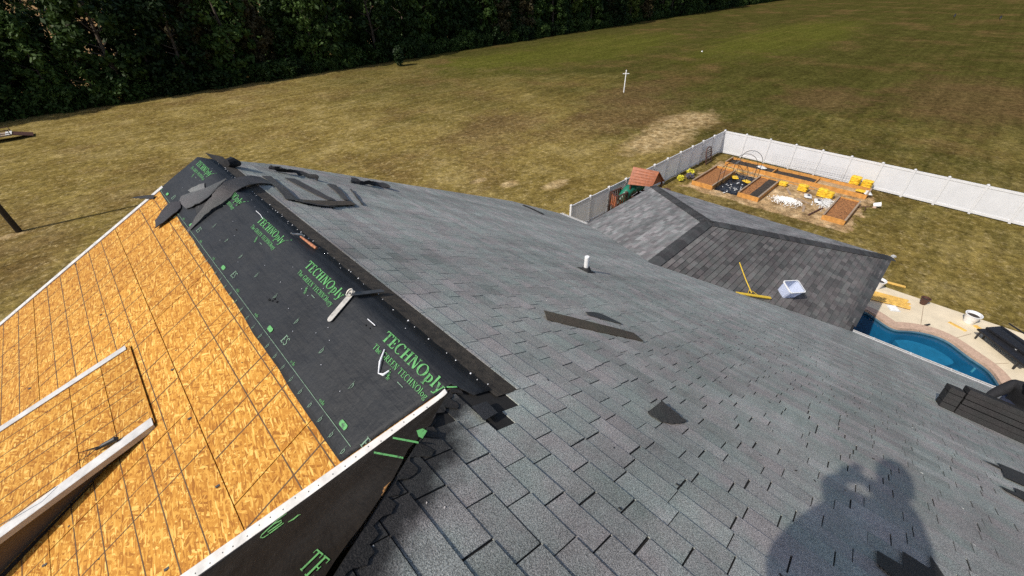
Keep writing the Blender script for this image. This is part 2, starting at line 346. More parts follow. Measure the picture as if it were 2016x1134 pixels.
def leaf_mat(name, a, c2, transl=0.25):
    m, t, b = nodes(name); p = pos(t)
    oi = N(t, 'ShaderNodeObjectInfo')
    f = mth(t, 'ADD', mth(t, 'MULTIPLY', noise(t, p, 0.7, 4), 0.75), mth(t, 'MULTIPLY', oi.outputs['Random'], 0.55))
    c = ramp(t, f, [(0.38, a), (0.95, c2)])
    t.links.new(c, b.inputs['Base Color']); b.inputs['Roughness'].default_value = 0.6
    b.inputs['Specular IOR Level'].default_value = 0.2
    out = t.nodes['Material Output']; tr = N(t, 'ShaderNodeBsdfTranslucent'); t.links.new(c, tr.inputs[0])
    mx = N(t, 'ShaderNodeMixShader'); mx.inputs[0].default_value = transl
    t.links.new(b.outputs[0], mx.inputs[1]); t.links.new(tr.outputs[0], mx.inputs[2]); t.links.new(mx.outputs[0], out.inputs[0])
    return m
M['leaf'] = leaf_mat('dark_foliage', (0.012, 0.028, 0.006), (0.058, 0.102, 0.020))
M['leaf_light'] = leaf_mat('light_foliage', (0.05, 0.085, 0.012), (0.12, 0.15, 0.025))
M['leaf_brown'] = leaf_mat('dull_foliage', (0.03, 0.035, 0.012), (0.075, 0.06, 0.025))

# ------------------------------------------------------------------ mesh helpers
class MB:
    def __init__(s): s.v = []; s.f = []; s.t = []; s.tint = None
    def add(s, vs, fs, tint=None):
        o = len(s.v); s.v += [Vector(v) for v in vs]; s.f += [tuple(i + o for i in f) for f in fs]
        s.t += [tint or (1, 1, 1)] * len(vs); return s
    def box(s, c, ax, ay, az, tint=None):
        c, ax, ay, az = Vector(c), Vector(ax), Vector(ay), Vector(az)
        vs = [c + ax * i + ay * j + az * k for k in (-1, 1) for j in (-1, 1) for i in (-1, 1)]
        return s.add(vs, [(0, 2, 3, 1), (4, 5, 7, 6), (0, 1, 5, 4), (2, 6, 7, 3), (0, 4, 6, 2), (1, 3, 7, 5)], tint)
    def bx(s, x0, x1, y0, y1, z0, z1, tint=None):
        return s.box(((x0 + x1) / 2, (y0 + y1) / 2, (z0 + z1) / 2), ((x1 - x0) / 2, 0, 0), (0, (y1 - y0) / 2, 0), (0, 0, (z1 - z0) / 2), tint)
    def beam(s, a, b, w, h, up=(0, 0, 1), tint=None):
        a, b = Vector(a), Vector(b); d = b - a; L = d.length; d /= L
        sd = d.cross(Vector(up)); sd = sd.normalized() if sd.length > 1e-4 else Vector((1, 0, 0)); u = sd.cross(d)
        return s.box((a + b) / 2, d * L / 2, sd * w / 2, u * h / 2, tint)
    def prism(s, bot, top, tint=None):
        n = len(bot); vs = list(bot) + list(top)
        fs = [tuple(reversed(range(n))), tuple(range(n, 2 * n))] + [(i, (i + 1) % n, n + (i + 1) % n, n + i) for i in range(n)]
        return s.add(vs, fs, tint)
    def tube(s, pts, rad, n=8, cap=True, tint=None):
        pts = [Vector(p) for p in pts]; rad = rad if isinstance(rad, (list, tuple)) else [rad] * len(pts)
        vs = []; ref = None
        for i, p in enumerate(pts):
            d = (pts[min(i + 1, len(pts) - 1)] - pts[max(i - 1, 0)]).normalized()
            if ref is None: ref = d.orthogonal().normalized()
            a = (ref - d * ref.dot(d)); a = a.normalized() if a.length > 1e-5 else d.orthogonal().normalized(); ref = a; bb = d.cross(a)
            vs += [p + (a * math.cos(2 * math.pi * k / n) + bb * math.sin(2 * math.pi * k / n)) * rad[i] for k in range(n)]
        fs = [(i * n + k, i * n + (k + 1) % n, (i + 1) * n + (k + 1) % n, (i + 1) * n + k) for i in range(len(pts) - 1) for k in range(n)]
        if cap: fs += [tuple(reversed(range(n))), tuple(range((len(pts) - 1) * n, len(pts) * n))]
        return s.add(vs, fs, tint)
    def lathe(s, c, prof, n=20, up=(0, 0, 1), tint=None):
        c = Vector(c); u = Vector(up).normalized(); a = u.orthogonal().normalized(); bb = u.cross(a); vs = []
        for r, z in prof: vs += [c + u * z + (a * math.cos(2 * math.pi * k / n) + bb * math.sin(2 * math.pi * k / n)) * r for k in range(n)]
        return s.add(vs, [(i * n + k, i * n + (k + 1) % n, (i + 1) * n + (k + 1) % n, (i + 1) * n + k) for i in range(len(prof) - 1) for k in range(n)], tint)
    def mesh(s, name, m, origin=Vector((0, 0, 0)), smooth=False):
        me = bpy.data.meshes.new(name); me.from_pydata([tuple(v - origin) for v in s.v], [], s.f)
        at = me.attributes.new('tint', 'FLOAT_COLOR', 'POINT'); fl = []
        for c in s.t: fl += [c[0], c[1], c[2], 1.0]
        at.data.foreach_set('color', fl)
        if m is not None: me.materials.append(m)
        if smooth: me.polygons.foreach_set('use_smooth', [True] * len(me.polygons))
        return me
    def build(s, name, m, parent=None, smooth=False, loc=None, bevel=0, kind=None):
        org = world_loc(parent) if parent is not None else (Vector(loc) if loc is not None else Vector((0, 0, 0)))
        o = bpy.data.objects.new(name, s.mesh(name, M[m] if isinstance(m, str) else m, org, smooth)); C.objects.link(o)
        if parent is not None: o.parent = parent
        elif loc is not None: o.location = loc
        if bevel:
            md = o.modifiers.new('bevel', 'BEVEL'); md.width = bevel; md.segments = 2; md.limit_method = 'ANGLE'
        if kind: o['kind'] = kind
        return o
def world_loc(o):
    v = Vector((0, 0, 0))
    while o is not None: v += o.location; o = o.parent
    return v
def tag(o, label, cat, group=None):
    o['label'] = label; o['category'] = cat
    if group: o['group'] = group
    return o
def thing(name, label, cat, loc, group=None):
    o = bpy.data.objects.new(name, None); o.empty_display_size = 0.2; C.objects.link(o); o.location = loc
    return tag(o, label, cat, group)
def struct(o): o['kind'] = 'structure'; return o
def clip(poly, a, b, c):          # keep a*x + b*y + c >= 0
    out = []
    for i in range(len(poly)):
        p, q = poly[i], poly[(i + 1) % len(poly)]
        dp, dq = a * p[0] + b * p[1] + c, a * q[0] + b * q[1] + c
        if dp >= 0: out.append(p)
        if dp * dq < 0:
            s = dp / (dp - dq); out.append((p[0] + (q[0] - p[0]) * s, p[1] + (q[1] - p[1]) * s))
    return out
def halfplane(p, q):              # left of p->q
    a, b = -(q[1] - p[1]), q[0] - p[0]; l = math.hypot(a, b); a, b = a / l, b / l
    return a, b, -(a * p[0] + b * p[1])
def spline(pts, n):
    pts = [Vector(p) for p in pts]; out = []
    for i in range(n):
        s = i / (n - 1) * (len(pts) - 1); k = min(int(s), len(pts) - 2); u = s - k
        p0, p1, p2, p3 = pts[max(k - 1, 0)], pts[k], pts[k + 1], pts[min(k + 2, len(pts) - 1)]
        out.append(0.5 * ((2 * p1) + (p2 - p0) * u + (2 * p0 - 5 * p1 + 4 * p2 - p3) * u * u + (3 * p1 - p0 - 3 * p2 + p3) * u ** 3))
    return out
def pixel(p):
    d = p.dot(CF); return (1008 + FPX * p.dot(CX) / d, 567 - FPX * p.dot(CU) / d) if d > 0.05 else (-9e9, -9e9)

# ------------------------------------------------------------------ ground, pool deck, pool
g = MB()
def sheet(x0, x1, y0, y1, z=ZG): g.add([(x0, y0, z), (x1, y0, z), (x1, y1, z), (x0, y1, z)], [(0, 1, 2, 3)])
PX0, PX1, PY0, PY1 = 13.0, 23.75, -10.0, 1.2
sheet(-900, PX0, -900, 1500); sheet(PX1, 1500, -900, 1500); sheet(PX0, PX1, -900, PY0); sheet(PX0, PX1, PY1, 1500)
struct(g.build('lawn', 'lawn'))
vis = [(1684, 607), (1699, 607), (1722, 622), (1743, 638), (1764, 649), (1785, 649), (1812, 652), (1842, 659), (1875, 673), (1905, 700), (1938, 718), (1962, 742), (1974, 769)]
inner = [G(x, y) for x, y in vis]
ctr = Vector((18.2, -3.0, ZG))
near_side = [Vector((18.6, -5.9, ZG)), Vector((17.4, -6.2, ZG)), Vector((16.4, -5.2, ZG)), Vector((16.0, -3.2, ZG)), Vector((16.4, -0.9, ZG)), Vector((17.6, 0.3, ZG)), Vector((19.2, 0.5, ZG)), Vector((20.6, 0.2, ZG))]
loop = spline(inner[1:] + near_side + [inner[1]], 84)[:-1]
for _ in range(8): loop = [(loop[i - 1] + loop[i] * 2 + loop[(i + 1) % len(loop)]) / 4 for i in range(len(loop))]
def grow(lp, d):
    out = []; n = len(lp)
    for i, p in enumerate(lp):
        tg = lp[(i + 1) % n] - lp[i - 1]; nn = Vector((tg.y, -tg.x, 0)).normalized()
        if nn.dot(p - ctr) < 0: nn = -nn
        out.append(p + nn * d)
    return out
n = len(loop)
def ring(a, b, za, zb, name, m, parent=None):
    k = MB(); k.add([(p.x, p.y, za) for p in a] + [(p.x, p.y, zb) for p in b], [(i, (i + 1) % n, n + (i + 1) % n, n + i) for i in range(n)]); return k.build(name, m, parent)
cop_in, cop_out = loop, grow(loop, 0.42)
for _ in range(6): cop_out = [(cop_out[i - 1] + cop_out[i] * 2 + cop_out[(i + 1) % n]) / 4 for i in range(n)]
from mathutils.geometry import tessellate_polygon
outer = [Vector((PX0, PY0, 0)), Vector((PX1, PY0, 0)), Vector((PX1, PY1, 0)), Vector((PX0, PY1, 0))]; holep = [Vector((p.x, p.y, 0)) for p in cop_out]
tri = tessellate_polygon([outer, holep]); k = MB(); k.add([(p.x, p.y, ZG + 0.05) for p in outer + holep], [tuple(f) for f in tri])
for i in range(4): p, q = outer[i], outer[(i + 1) % 4]; k.add([(p.x, p.y, ZG + .05), (q.x, q.y, ZG + .05), (q.x, q.y, ZG - .05), (p.x, p.y, ZG - .05)], [(0, 1, 2, 3)])
deck = struct(k.build('pool_deck', 'concrete'))
cop = ring(cop_in, cop_out, ZG + 0.075, ZG + 0.075, 'coping', 'coping', deck)
ring(cop_out, cop_out, ZG + 0.075, ZG + 0.04, 'coping_edge', 'coping', deck); ring(cop_in, cop_in, ZG + 0.075, ZG - 0.04, 'coping_lip', 'coping', deck)
for a, b in (((1818, 603), (1811, 652)), ((1912, 657), (1872, 668)), ((1985, 715), (1940, 717))):   # saw cuts in the deck
    p, q = G(*a, 0.053), G(*b, 0.053); k = MB(); k.beam(p, q, 0.02, 0.002); k.build('deck_joint', 'cedar_grey', deck)
shell = MB(); bot = grow(loop, -0.10)
shell.add([(p.x, p.y, ZG - 0.04) for p in cop_in] + [(p.x, p.y, ZG - 0.22) for p in cop_in], [(i, (i + 1) % n, n + (i + 1) % n, n + i) for i in range(n)])
rimo = struct(shell.build('pool_basin', 'pool_rim'))
k = MB(); k.add([(p.x, p.y, ZG - 0.22) for p in cop_in] + [(p.x, p.y, ZG - 1.5) for p in bot], [(i, (i + 1) % n, n + (i + 1) % n, n + i) for i in range(n)] + [tuple(range(n, 2 * n))]); k.build('basin_floor', 'pool_shell', rimo)
def lens(pix, z, name, m):
    pts = [G(x, y, 0) for x, y in pix]; pts = spline(pts + [pts[0]], 40)[:-1]; k = MB()
    k.prism([(p.x, p.y, ZG - 1.5) for p in pts], [(p.x, p.y, ZG + z) for p in pts]); k.build(name, m, rimo)
lens([(1772, 655), (1800, 656), (1842, 668), (1876, 686), (1890, 700), (1868, 705), (1830, 700), (1795, 684)], -0.42, 'shallow_ledge', 'pool_ledge')
lens([(1820, 700), (1868, 709), (1900, 705), (1907, 716), (1880, 722), (1845, 716)], -0.62, 'pool_step', 'pool_ledge')
lens([(1845, 722), (1880, 727), (1910, 722), (1918, 735), (1890, 738), (1860, 732)], -0.80, 'pool_step', 'pool_ledge')
for x, y in ((1724, 636), (1921, 725)):
    k = MB(); k.lathe(G(x, y, -0.32), [(0, 0.02), (0.06, 0.02), (0.075, -0.2)], 12); k.build('pool_light', 'white', rimo)
wl = grow(loop, -0.004); ar_ = sum(wl[i].x * wl[(i + 1) % n].y - wl[(i + 1) % n].x * wl[i].y for i in range(n))
wl = wl if ar_ > 0 else wl[::-1]
wtr = MB(); wtr.add([(p.x, p.y, ZG - 0.12) for p in wl], [tuple(range(n))]); struct(wtr.build('pool_water', 'water'))

# ------------------------------------------------------------------ the house
house = thing('house', 'large house with grey shingle roof, partly stripped to orange sheathing and black underlayment', 'house', (5, 0, ZG))
def jd(x, y): return 0.6015 * x - 0.7989 * y + (0.6015 * -0.77 + 0.7989 * 1.40)      # signed distance to the near hip
FAR = [(0.83, 7.2), (2.1, 8.12), (10.6, 11.15), (13.6, 11.0)]
JE = (-3.0, 1.40 + (-3 - 0.77) / 1.328)
w = MB()                                     # siding under the eaves
foot = [(13.0, -9), (13.0, 10.5), (10.4, 10.6), (2.1, 7.6), (CR, 6.9), (-3.2, 6.9), (-3.2, -9)]
top = lambda x: min(-KA - SA * x, DB + SB * x) - 0.12
for i in range(len(foot)):
    (x0, y0), (x1, y1) = foot[i], foot[(i + 1) % len(foot)]
    t0, t1 = top(x0), top(x1)
    if i == len(foot) - 1:
        w.add([(x0, y0, ZG), (x1, y1, ZG), (x1, y1, t1), (CR, y1, top(CR)), (x0, y0, t0)], [(0, 1, 2, 3, 4)])
    else: w.add([(x0, y0, ZG), (x1, y1, ZG), (x1, y1, t1), (x0, y0, t0)], [(0, 1, 2, 3)])
w.bx(13.02, 18.6, 0.05, 9.05, ZG, ZE - 0.1)
w.build('wall', 'wall', house)
def slab(pts, P, name, m, th=0.05, h=-0.004):
    k = MB(); k.prism([P(x, y, h - th) for x, y in pts], [P(x, y, h) for x, y in pts]); return k.build(name, m, house)
deckA = slab([(CR, 1.42), JE, (-3, -9), (13.48, -9), (13.48, 11.0), (10.6, 11.15), (2.1, 8.12), (CR, 7.2)], PA, 'roof_slope', 'underlayer')
deckA['label'] = 'weathered grey shingle slope facing the pool'
deck3 = slab([(XR0, YR), (XE, YN), (XW, YN), (XK, YR)], P3, 'roof_slope', 'underlayer')
deck1 = slab([(XR0, YR), (XK, YR), (XW, YF), (XE, YF)], P1, 'roof_slope', 'underlayer')
deck2 = slab([(XK, YR), (XW, YN), (XW, YF)], P2, 'roof_slope', 'underlayer')
PBk = lambda x, y, h=0: Vector((x, y, -KA + SA * 3 + 0.5 * (x + 3) + h))
slab([(-3, -9), (-9, -9), (-9, -1.4), JE], PBk, 'roof_slope', 'underlayer')

def tabs(P, arange, brange, exp, wid, clips, pal, jit, merge=0.15, hb=0.0055, off=0.52):
    """shingle tabs: (polygon, height function, tint, plan centre)"""
    out = []; k = int((arange[0] - off) / exp) - 1
    while True:
        k += 1; a1 = off + exp * k
        if a1 < arange[0]: continue
        if a1 > arange[1] + exp * 0.5: break
        rr = random.Random(k * 131 + int(wid * 1e4) + int(arange[1] * 100))
        b = brange[0] + rr.random() * wid
        crs = rr.uniform(0.90, 1.09)
        while b < brange[1]:
            wd_ = wid * rr.uniform(0.9, 1.1) * (2 if rr.random() < merge else 1)
            g_ = 0.0034; jx = rr.uniform(-0.004, 0.004)
            rec = exp - 0.0062
            poly = [(a1 - rec + rr.uniform(0, 0.002), b + g_), (a1 + jx * 0.5, b + g_), (a1 + jx * 0.5 + rr.uniform(-0.002, 0.002), b + wd_ - g_), (a1 - rec + rr.uniform(0, 0.002), b + wd_ - g_)]
            cc = (a1 - exp / 2, b + wd_ / 2); b += wd_
            full = poly; poly = list(poly)
            for cl in clips(cc[0], cc[1]):
                poly = clip(poly, *cl)
                if len(poly) < 3: break
            if len(poly) < 3: continue
            ar = abs(sum(poly[i][0] * poly[(i + 1) % len(poly)][1] - poly[(i + 1) % len(poly)][0] * poly[i][1] for i in range(len(poly)))) / 2
            if ar < 0.002: continue
            base = rr.choice(pal); f = rr.uniform(1 - jit, 1 + jit) * crs
            hs = hb * rr.uniform(0.75, 1.25)
            out.append((poly, a1, exp, hs, tuple(c * f for c in base), cc, len(poly) == 4 and poly == full))
    return out
def tab_solid(k, P, tb):
    poly, a1, exp, hs, tint, cc, full = tb
    hh = lambda a: 0.0015 + max(0, (a - (a1 - exp)) / exp) * hs
    k.prism([P(a, b, -0.003) for a, b in poly], [P(a, b, hh(a)) for a, b in poly], tint)

def clipsA(x, y):
    c = []
    if y > 1.277: c.append((1, 0, -1.185))
    else: c.append((0.6015, -0.7989, 0.6015 * -0.77 + 0.7989 * 1.40 - 0.02))
    for i in range(3):
        a, b, d = halfplane(FAR[i], FAR[i + 1])
        c.append((-a, -b, -d))
    c.append((-1, 0, 13.53))
    if x > 9.3:
        s = (XE - XR0) / (YR - YN) if y < YR else (XE - XR0) / (YF - YR)
        c.append((-1, -s, XR0 + s * YR) if y < YR else (-1, s, XR0 - s * YR))
    return c
palA = [(0.330, 0.334, 0.306), (0.314, 0.324, 0.294), (0.342, 0.342, 0.314), (0.340, 0.328, 0.304), (0.304, 0.310, 0.282), (0.320, 0.330, 0.298), (0.346, 0.334, 0.310)]
allA = tabs(PA, (-3, 13.5), (-7, 11.3), 0.1385, 0.275, clipsA, palA, 0.07, 0.06)
hole = [A(975, 768), A(988, 806), A(965, 760)]
allA = [t_ for t_ in allA if all(math.hypot(t_[5][0] - q.x, t_[5][1] - q.y) > 0.10 for q in hole[:2])]
def size_on(tb):
    p = PA(*tb[5]); x, y = pixel(p)
    return -1 if not (-40 < x < 2056 and -40 < y < 1174) else (p.dot(CF)) ** -2 * abs(p.normalized().dot(UA))
order = sorted(range(len(allA)), key=lambda i: -size_on(allA[i])); near = set(order[:298])
rest = MB(); variants = {}
rotA = Matrix.Rotation(math.atan(SA), 4, 'Y'); baseA = world_loc(deckA)
for i, tb in enumerate(allA):
    if i not in near: tab_solid(rest, PA, tb); continue
    k = MB()
    if tb[6]:
        key = (round(max(b for a, b in tb[0]) - min(b for a, b in tb[0]), 2), i % 9)
        if key not in variants:
            wv = key[0]; cs = math.cos(math.atan(SA)); e2 = (tb[2] - 0.0062) / cs; hs = tb[3]
            pl = [(-e2 / 2, -wv / 2), (e2 / 2 + random.uniform(-.003, .003), -wv / 2 + 0.001), (e2 / 2 + random.uniform(-.003, .003), wv / 2 - 0.001), (-e2 / 2, wv / 2)]
            hh = lambda a: 0.0015 + (a + e2 / 2) / e2 * hs
            k.prism([(a, b, -0.003) for a, b in pl], [(a, b, hh(a)) for a, b in pl], tb[4]); variants[key] = k.mesh('shingle', M['shingle'])
        o = bpy.data.objects.new('shingle', variants[key])
        xm = sum(a for a, b in tb[0]) / 4; ym = sum(b for a, b in tb[0]) / 4
        o.matrix_local = Matrix.Translation(PA(xm, ym) - baseA) @ rotA
    else:
        tab_solid(k, PA, tb); o = bpy.data.objects.new('shingle', k.mesh('shingle', M['shingle'], baseA))
    C.objects.link(o); o.parent = deckA
rest.build('shingle_field', 'shingle', deckA, kind='stuff')
# wing slopes
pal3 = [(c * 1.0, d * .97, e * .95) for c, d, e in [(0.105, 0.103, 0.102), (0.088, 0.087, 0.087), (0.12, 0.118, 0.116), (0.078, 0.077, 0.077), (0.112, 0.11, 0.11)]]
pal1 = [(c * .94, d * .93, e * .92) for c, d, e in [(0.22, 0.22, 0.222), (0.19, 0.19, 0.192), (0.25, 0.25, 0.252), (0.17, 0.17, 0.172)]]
def wing(P, L, lo, hi, pal, dk, jit):
    c = lambda a, b: [halfplane((0, hi[0]), (L, hi[1])) if False else (hi[1] - hi[0], -L, L * hi[0] + 0.0), (-(lo[1] - lo[0]), L, -L * lo[0]), (-1, 0, L + 0.02), (1, 0, -0.004)]
    k = MB()
    for tb in tabs(P, (0.05, L), (min(lo) - 0.3, max(hi) + 0.3), 0.143, 0.27, c, pal, jit, 0.0, 0.020, 0.05): tab_solid(k, P, tb)
    return k.build('shingle_field', 'shingle_wing', dk, kind='stuff')
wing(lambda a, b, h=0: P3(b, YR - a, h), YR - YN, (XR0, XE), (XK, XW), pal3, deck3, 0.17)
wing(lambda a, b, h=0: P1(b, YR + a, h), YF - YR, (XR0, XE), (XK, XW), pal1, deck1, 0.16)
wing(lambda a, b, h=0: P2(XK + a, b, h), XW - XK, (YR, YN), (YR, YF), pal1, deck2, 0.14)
# starter course along the wing eave, darker new shingles
k = MB()
for i in range(20):
    x0 = XE + 0.3 + i * 0.265
    if x0 + 0.25 > XW - 0.1: break
    k.prism([P3(x, y, 0.010) for x, y in ((x0, YN - 0.03), (x0 + 0.258, YN - 0.03), (x0 + 0.258, YN + 0.27), (x0, YN + 0.27))], [P3(x, y, 0.018) for x, y in ((x0, YN - 0.03), (x0 + 0.258, YN - 0.03), (x0 + 0.258, YN + 0.27), (x0, YN + 0.27))], (0.06 + 0.012 * (i % 3),) * 3)
k.build('starter_course', 'shingle_wing', deck3)
# ridge and hip caps, each piece folded over the edge
capm = []
def caps(p, q, ul, ur, nrml, count, half=0.20):
    d = (q - p); L = d.length; d.normalize(); st = L / count
    for i in range(count):
        a = p + d * (i * st - 0.03); b_ = p + d * ((i + 1) * st + 0.04); lift = 0.018
        k = MB(); tn = random.choice((0.040, 0.05, 0.034, 0.058)); tn = (tn, tn, tn * 1.02)
        nl, nr_ = ul.cross(d), ur.cross(d); nl = nl if nl.z > 0 else -nl; nr_ = nr_ if nr_.z > 0 else -nr_
        vs = [a + nrml * .030, a + ul * half + nl * .028, a + ur * half + nr_ * .028, b_ + nrml * .046, b_ + ul * half + nl * .042, b_ + ur * half + nr_ * .042]
        vs += [v - nrml * 0.012 for v in vs]
        k.add(vs, [(0, 1, 4, 3), (2, 0, 3, 5), (6, 9, 10, 7), (8, 11, 9, 6), (3, 4, 10, 9), (5, 3, 9, 11), (0, 6, 7, 1), (0, 2, 8, 6), (1, 7, 10, 4), (2, 5, 11, 8)], tn)
        k.build('ridge_cap', 'cap', house)
def slope_dir(nv, d):  # direction within plane nv, perpendicular to d
    s = nv.cross(d).normalized(); return s if s.z < 0 else -s
rp, rk = Vector((XR0 - 0.25, YR, ZR + 0.0)), Vector((XK, YR, ZR))
cn, cf = Vector((XW, YN, ZE)), Vector((XW, YF, ZE))
dx = Vector((1, 0, 0))
caps(rp, rk, slope_dir(U1, dx), slope_dir(U3, dx), Vector((0, 0, 1)), 17)
dn = (cn - rk).normalized(); df = (cf - rk).normalized()
caps(cn, rk, slope_dir(U3, dn), slope_dir(U2, dn), (U3 + U2).normalized(), 36)
caps(cf, rk, slope_dir(U1, df), slope_dir(U2, df), (U1 + U2).normalized(), 38)
# gutters and fascia
def gutter(x0, x1, y0, y1, inward):
    k = MB(); ax = Vector((1, 0, 0)) if abs(x1 - x0) > abs(y1 - y0) else Vector((0, 1, 0))
    a, b = Vector((x0, y0, ZE - 0.03)), Vector((x1, y1, ZE - 0.03)); o = -Vector(inward)
    for oo, zz, ww, hh in ((-0.008, 0.012, 0.05, 0.012), (0.105, -0.012, 0.020, 0.02)):
        k.beam(a + o * oo + Vector((0, 0, zz)), b + o * oo + Vector((0, 0, zz)), ww, hh)
    L = (b - a).length; m_ = int(L / 0.9)
    gt = k.build('gutter', 'white_metal', house); k = MB()
    k.beam(a + o * .05 + Vector((0, 0, -.10)), b + o * .05 + Vector((0, 0, -.10)), .10, .012); k.build('gutter_trough', 'underlayer', gt); k = MB(); k.beam(a + o * .105 + Vector((0, 0, -.065)), b + o * .105 + Vector((0, 0, -.065)), .012, .08); k.build('gutter_front', 'underlayer', gt)  # trough and front wall coloured dark to stand for shade inside the white gutter
    for i in range(m_ + 1):
        p = a + (b - a) * ((i + 0.4) / (m_ + 1)); k2 = MB(); k2.beam(p + o * 0.0 + Vector((0, 0, -0.005)), p + o * 0.125 + Vector((0, 0, -0.005)), 0.03, 0.012); k2.build('gutter_strap', 'white_metal', gt)
gutter(XE + 0.07, XE + 0.07, -9, YN - 0.02, (-1, 0, 0)); gutter(XE + 0.07, XE + 0.07, YF + 0.02, 11.0, (-1, 0, 0))
k = MB()
k.beam((XE + 0.2, YN + 0.03, ZE - 0.12), (XW - 0.02, YN + 0.03, ZE - 0.12), 0.02, 0.14); k.beam((XE + 0.2, YF - 0.03, ZE - 0.12), (XW - 0.02, YF - 0.03, ZE - 0.12), 0.02, 0.14); k.beam((XW - 0.03, YN, ZE - 0.12), (XW - 0.03, YF, ZE - 0.12), 0.02, 0.14); k.build('fascia', 'white_metal', house)
k = MB(); k.box(cn + Vector((0.04, -0.03, 0.05)), (0.05, -0.03, 0), (0.03, 0.05, 0), (0, 0, 0.03)); k.build('corner_flashing', 'white_metal', house)
for i in range(2):     # rake board of the far edge of the main slope
    k = MB(); p, q = PA(*FAR[i]), PA(*FAR[i + 1]); k.beam(p + Vector((0, 0.02, -0.09)), q + Vector((0, 0.02, -0.09)), 0.02, 0.16); k.build('rake_board', 'white_metal', house)

# ---- stripped slope: sheathing panels with gaps, printed lines
def YV(x): return HP.y + (HP.x - x) * (HV.y - HP.y) / (HP.x - HV.x) + 0.0
WX = 0.10                                   # the white metal covers the first strip
def YO(x): p, q = B(360, 1134), B(872, 776); return p.y + (x - p.x) * (q.y - p.y) / (q.x - p.x)
rows = [(-0.402, 0.74, [4.54, 6.98, 2.10]), (-1.492, -0.402, [3.13, 5.57]), (-2.58, -1.492, [4.35, 6.8, 1.91]), (-3.65, -2.58, [5.57, 3.13])]
hv = halfplane((-3.65, YO(-3.65) - 0.05), (CR, YO(CR) - 0.05))
hv = hv if hv[0] * 0 + hv[1] * 5 + hv[2] > 0 else (-hv[0], -hv[1], -hv[2])
guide_u = [[-0.06, 0.135], [-0.60, -0.77, -0.95, -1.15, -1.32], [-1.68, -1.86, -2.05, -2.3], [-2.9, -3.2]]
guide_v = [[2.52, 2.74, 2.94, 3.36, 3.60, 3.78, 4.2, 4.75, 4.96, 5.38, 5.62, 5.8, 6.22, 6.64, 1.9], [2.30, 2.69, 2.90, 3.55, 3.97, 4.4, 4.6, 4.82, 5.15, 5.33, 5.99, 6.17, 6.4, 6.83], [2.3, 2.74, 3.12, 3.5, 3.9, 4.77, 5.0, 5.34, 5.75, 6.17, 6.4], [2.7, 3.6, 4.0, 4.5, 5.1, 6.0, 6.5]]
for r_, (x0, x1, js) in enumerate(rows):
    ys = [1.0] + sorted(js) + [7.2]
    for a, b in zip(ys[:-1], ys[1:]):
        gp = 0.0035
        poly = clip([(x0 + gp, a + gp), (x1 - gp, a + gp), (x1 - gp, b - gp), (x0 + gp, b - gp)], *hv)
        if len(poly) < 3: continue
        dz = random.uniform(-0.001, 0.001)
        k = MB(); k.prism([PB(x, y, -0.014) for x, y in poly], [PB(x, y, dz) for x, y in poly]); pn = k.build('osb_panel', 'osb', house)
        k = MB()
        for ux in guide_u[r_]:
            ya = max(a + 0.02, YO(ux)); 
            if ya < b - 0.1: k.prism([PB(ux - 0.0045, ya, dz + 0.0002), PB(ux + 0.003, ya, dz + 0.0002), PB(ux + 0.003 + random.uniform(-.004, .004), b - 0.01, dz + 0.0002), PB(ux - 0.0045, b - 0.01, dz + 0.0002)], [PB(ux - 0.0045, ya, dz + 0.001), PB(ux + 0.003, ya, dz + 0.001), PB(ux + 0.003, b - 0.01, dz + 0.001), PB(ux - 0.0045, b - 0.01, dz + 0.001)])
        for vy in guide_v[r_]:
            if a + 0.03 < vy < b - 0.03 and vy > YO(x0):
                xb = x1 - 0.01
                if vy < YO(x1): continue
                hw = random.choice((0.0030, 0.0042, 0.0055))
                k.prism([PB(x0 + 0.01, vy - hw, dz + 0.0002), PB(xb, vy - hw, dz + 0.0002), PB(xb, vy + hw, dz + 0.0002), PB(x0 + 0.01, vy + hw, dz + 0.0002)], [PB(x0 + 0.01, vy - hw, dz + 0.001), PB(xb, vy - hw, dz + 0.001), PB(xb, vy + hw, dz + 0.001), PB(x0 + 0.01, vy + hw, dz + 0.001)])
        if k.v: k.build('printed_lines', 'pencil', pn)
slab([(CR, YV(CR)), (CR, 7.19), (-3.65, 7.19), (-3.65, YV(-3.65))], PB, 'roof_deck', 'joint', 0.08, -0.016)
# panel clips and nails left in the sheathing
k = MB()
for x, y in ((430, 957), (375, 824), (341, 728), (200, 620), (90, 1112), (330, 1120), (150, 520), (60, 765)):
    p = B(x, y); k.box(p + UB * 0.004, (0.012, 0, 0), (0, 0.008, 0), UB * 0.004)
for i in range(70):
    p = PB(random.uniform(-1.9, 0.15), random.uniform(2.6, 7.0), 0.0); k.box(p + UB * 0.002, (0.004, 0, 0), (0, 0.004, 0), UB * 0.002)
k.build('nails', 'dark_steel', house, kind='stuff')
# white drip edge between the stripped slope and the felt-covered hip
def strip(pix, name, m, h0=0.003, h1=0.012, PP=B, parent=house):
    k = MB(); k.prism([PP(x, y, h0) for x, y in pix], [PP(x, y, h1) for x, y in pix]); return k.build(name, m, parent, bevel=0.003)
ext = lambda p, q, s: (p[0] + (q[0] - p[0]) * s, p[1] + (q[1] - p[1]) * s)
tl, tr_, bl, br_ = (866, 779), (880, 770), (360, 1134), (396, 1134)
de = strip([tl, (879, 767), (884, 775), (868, 795), ext((868, 795), br_, 1.9), ext(tl, bl, 1.9)], 'drip_edge', 'white_metal', 0.0, 0.022)
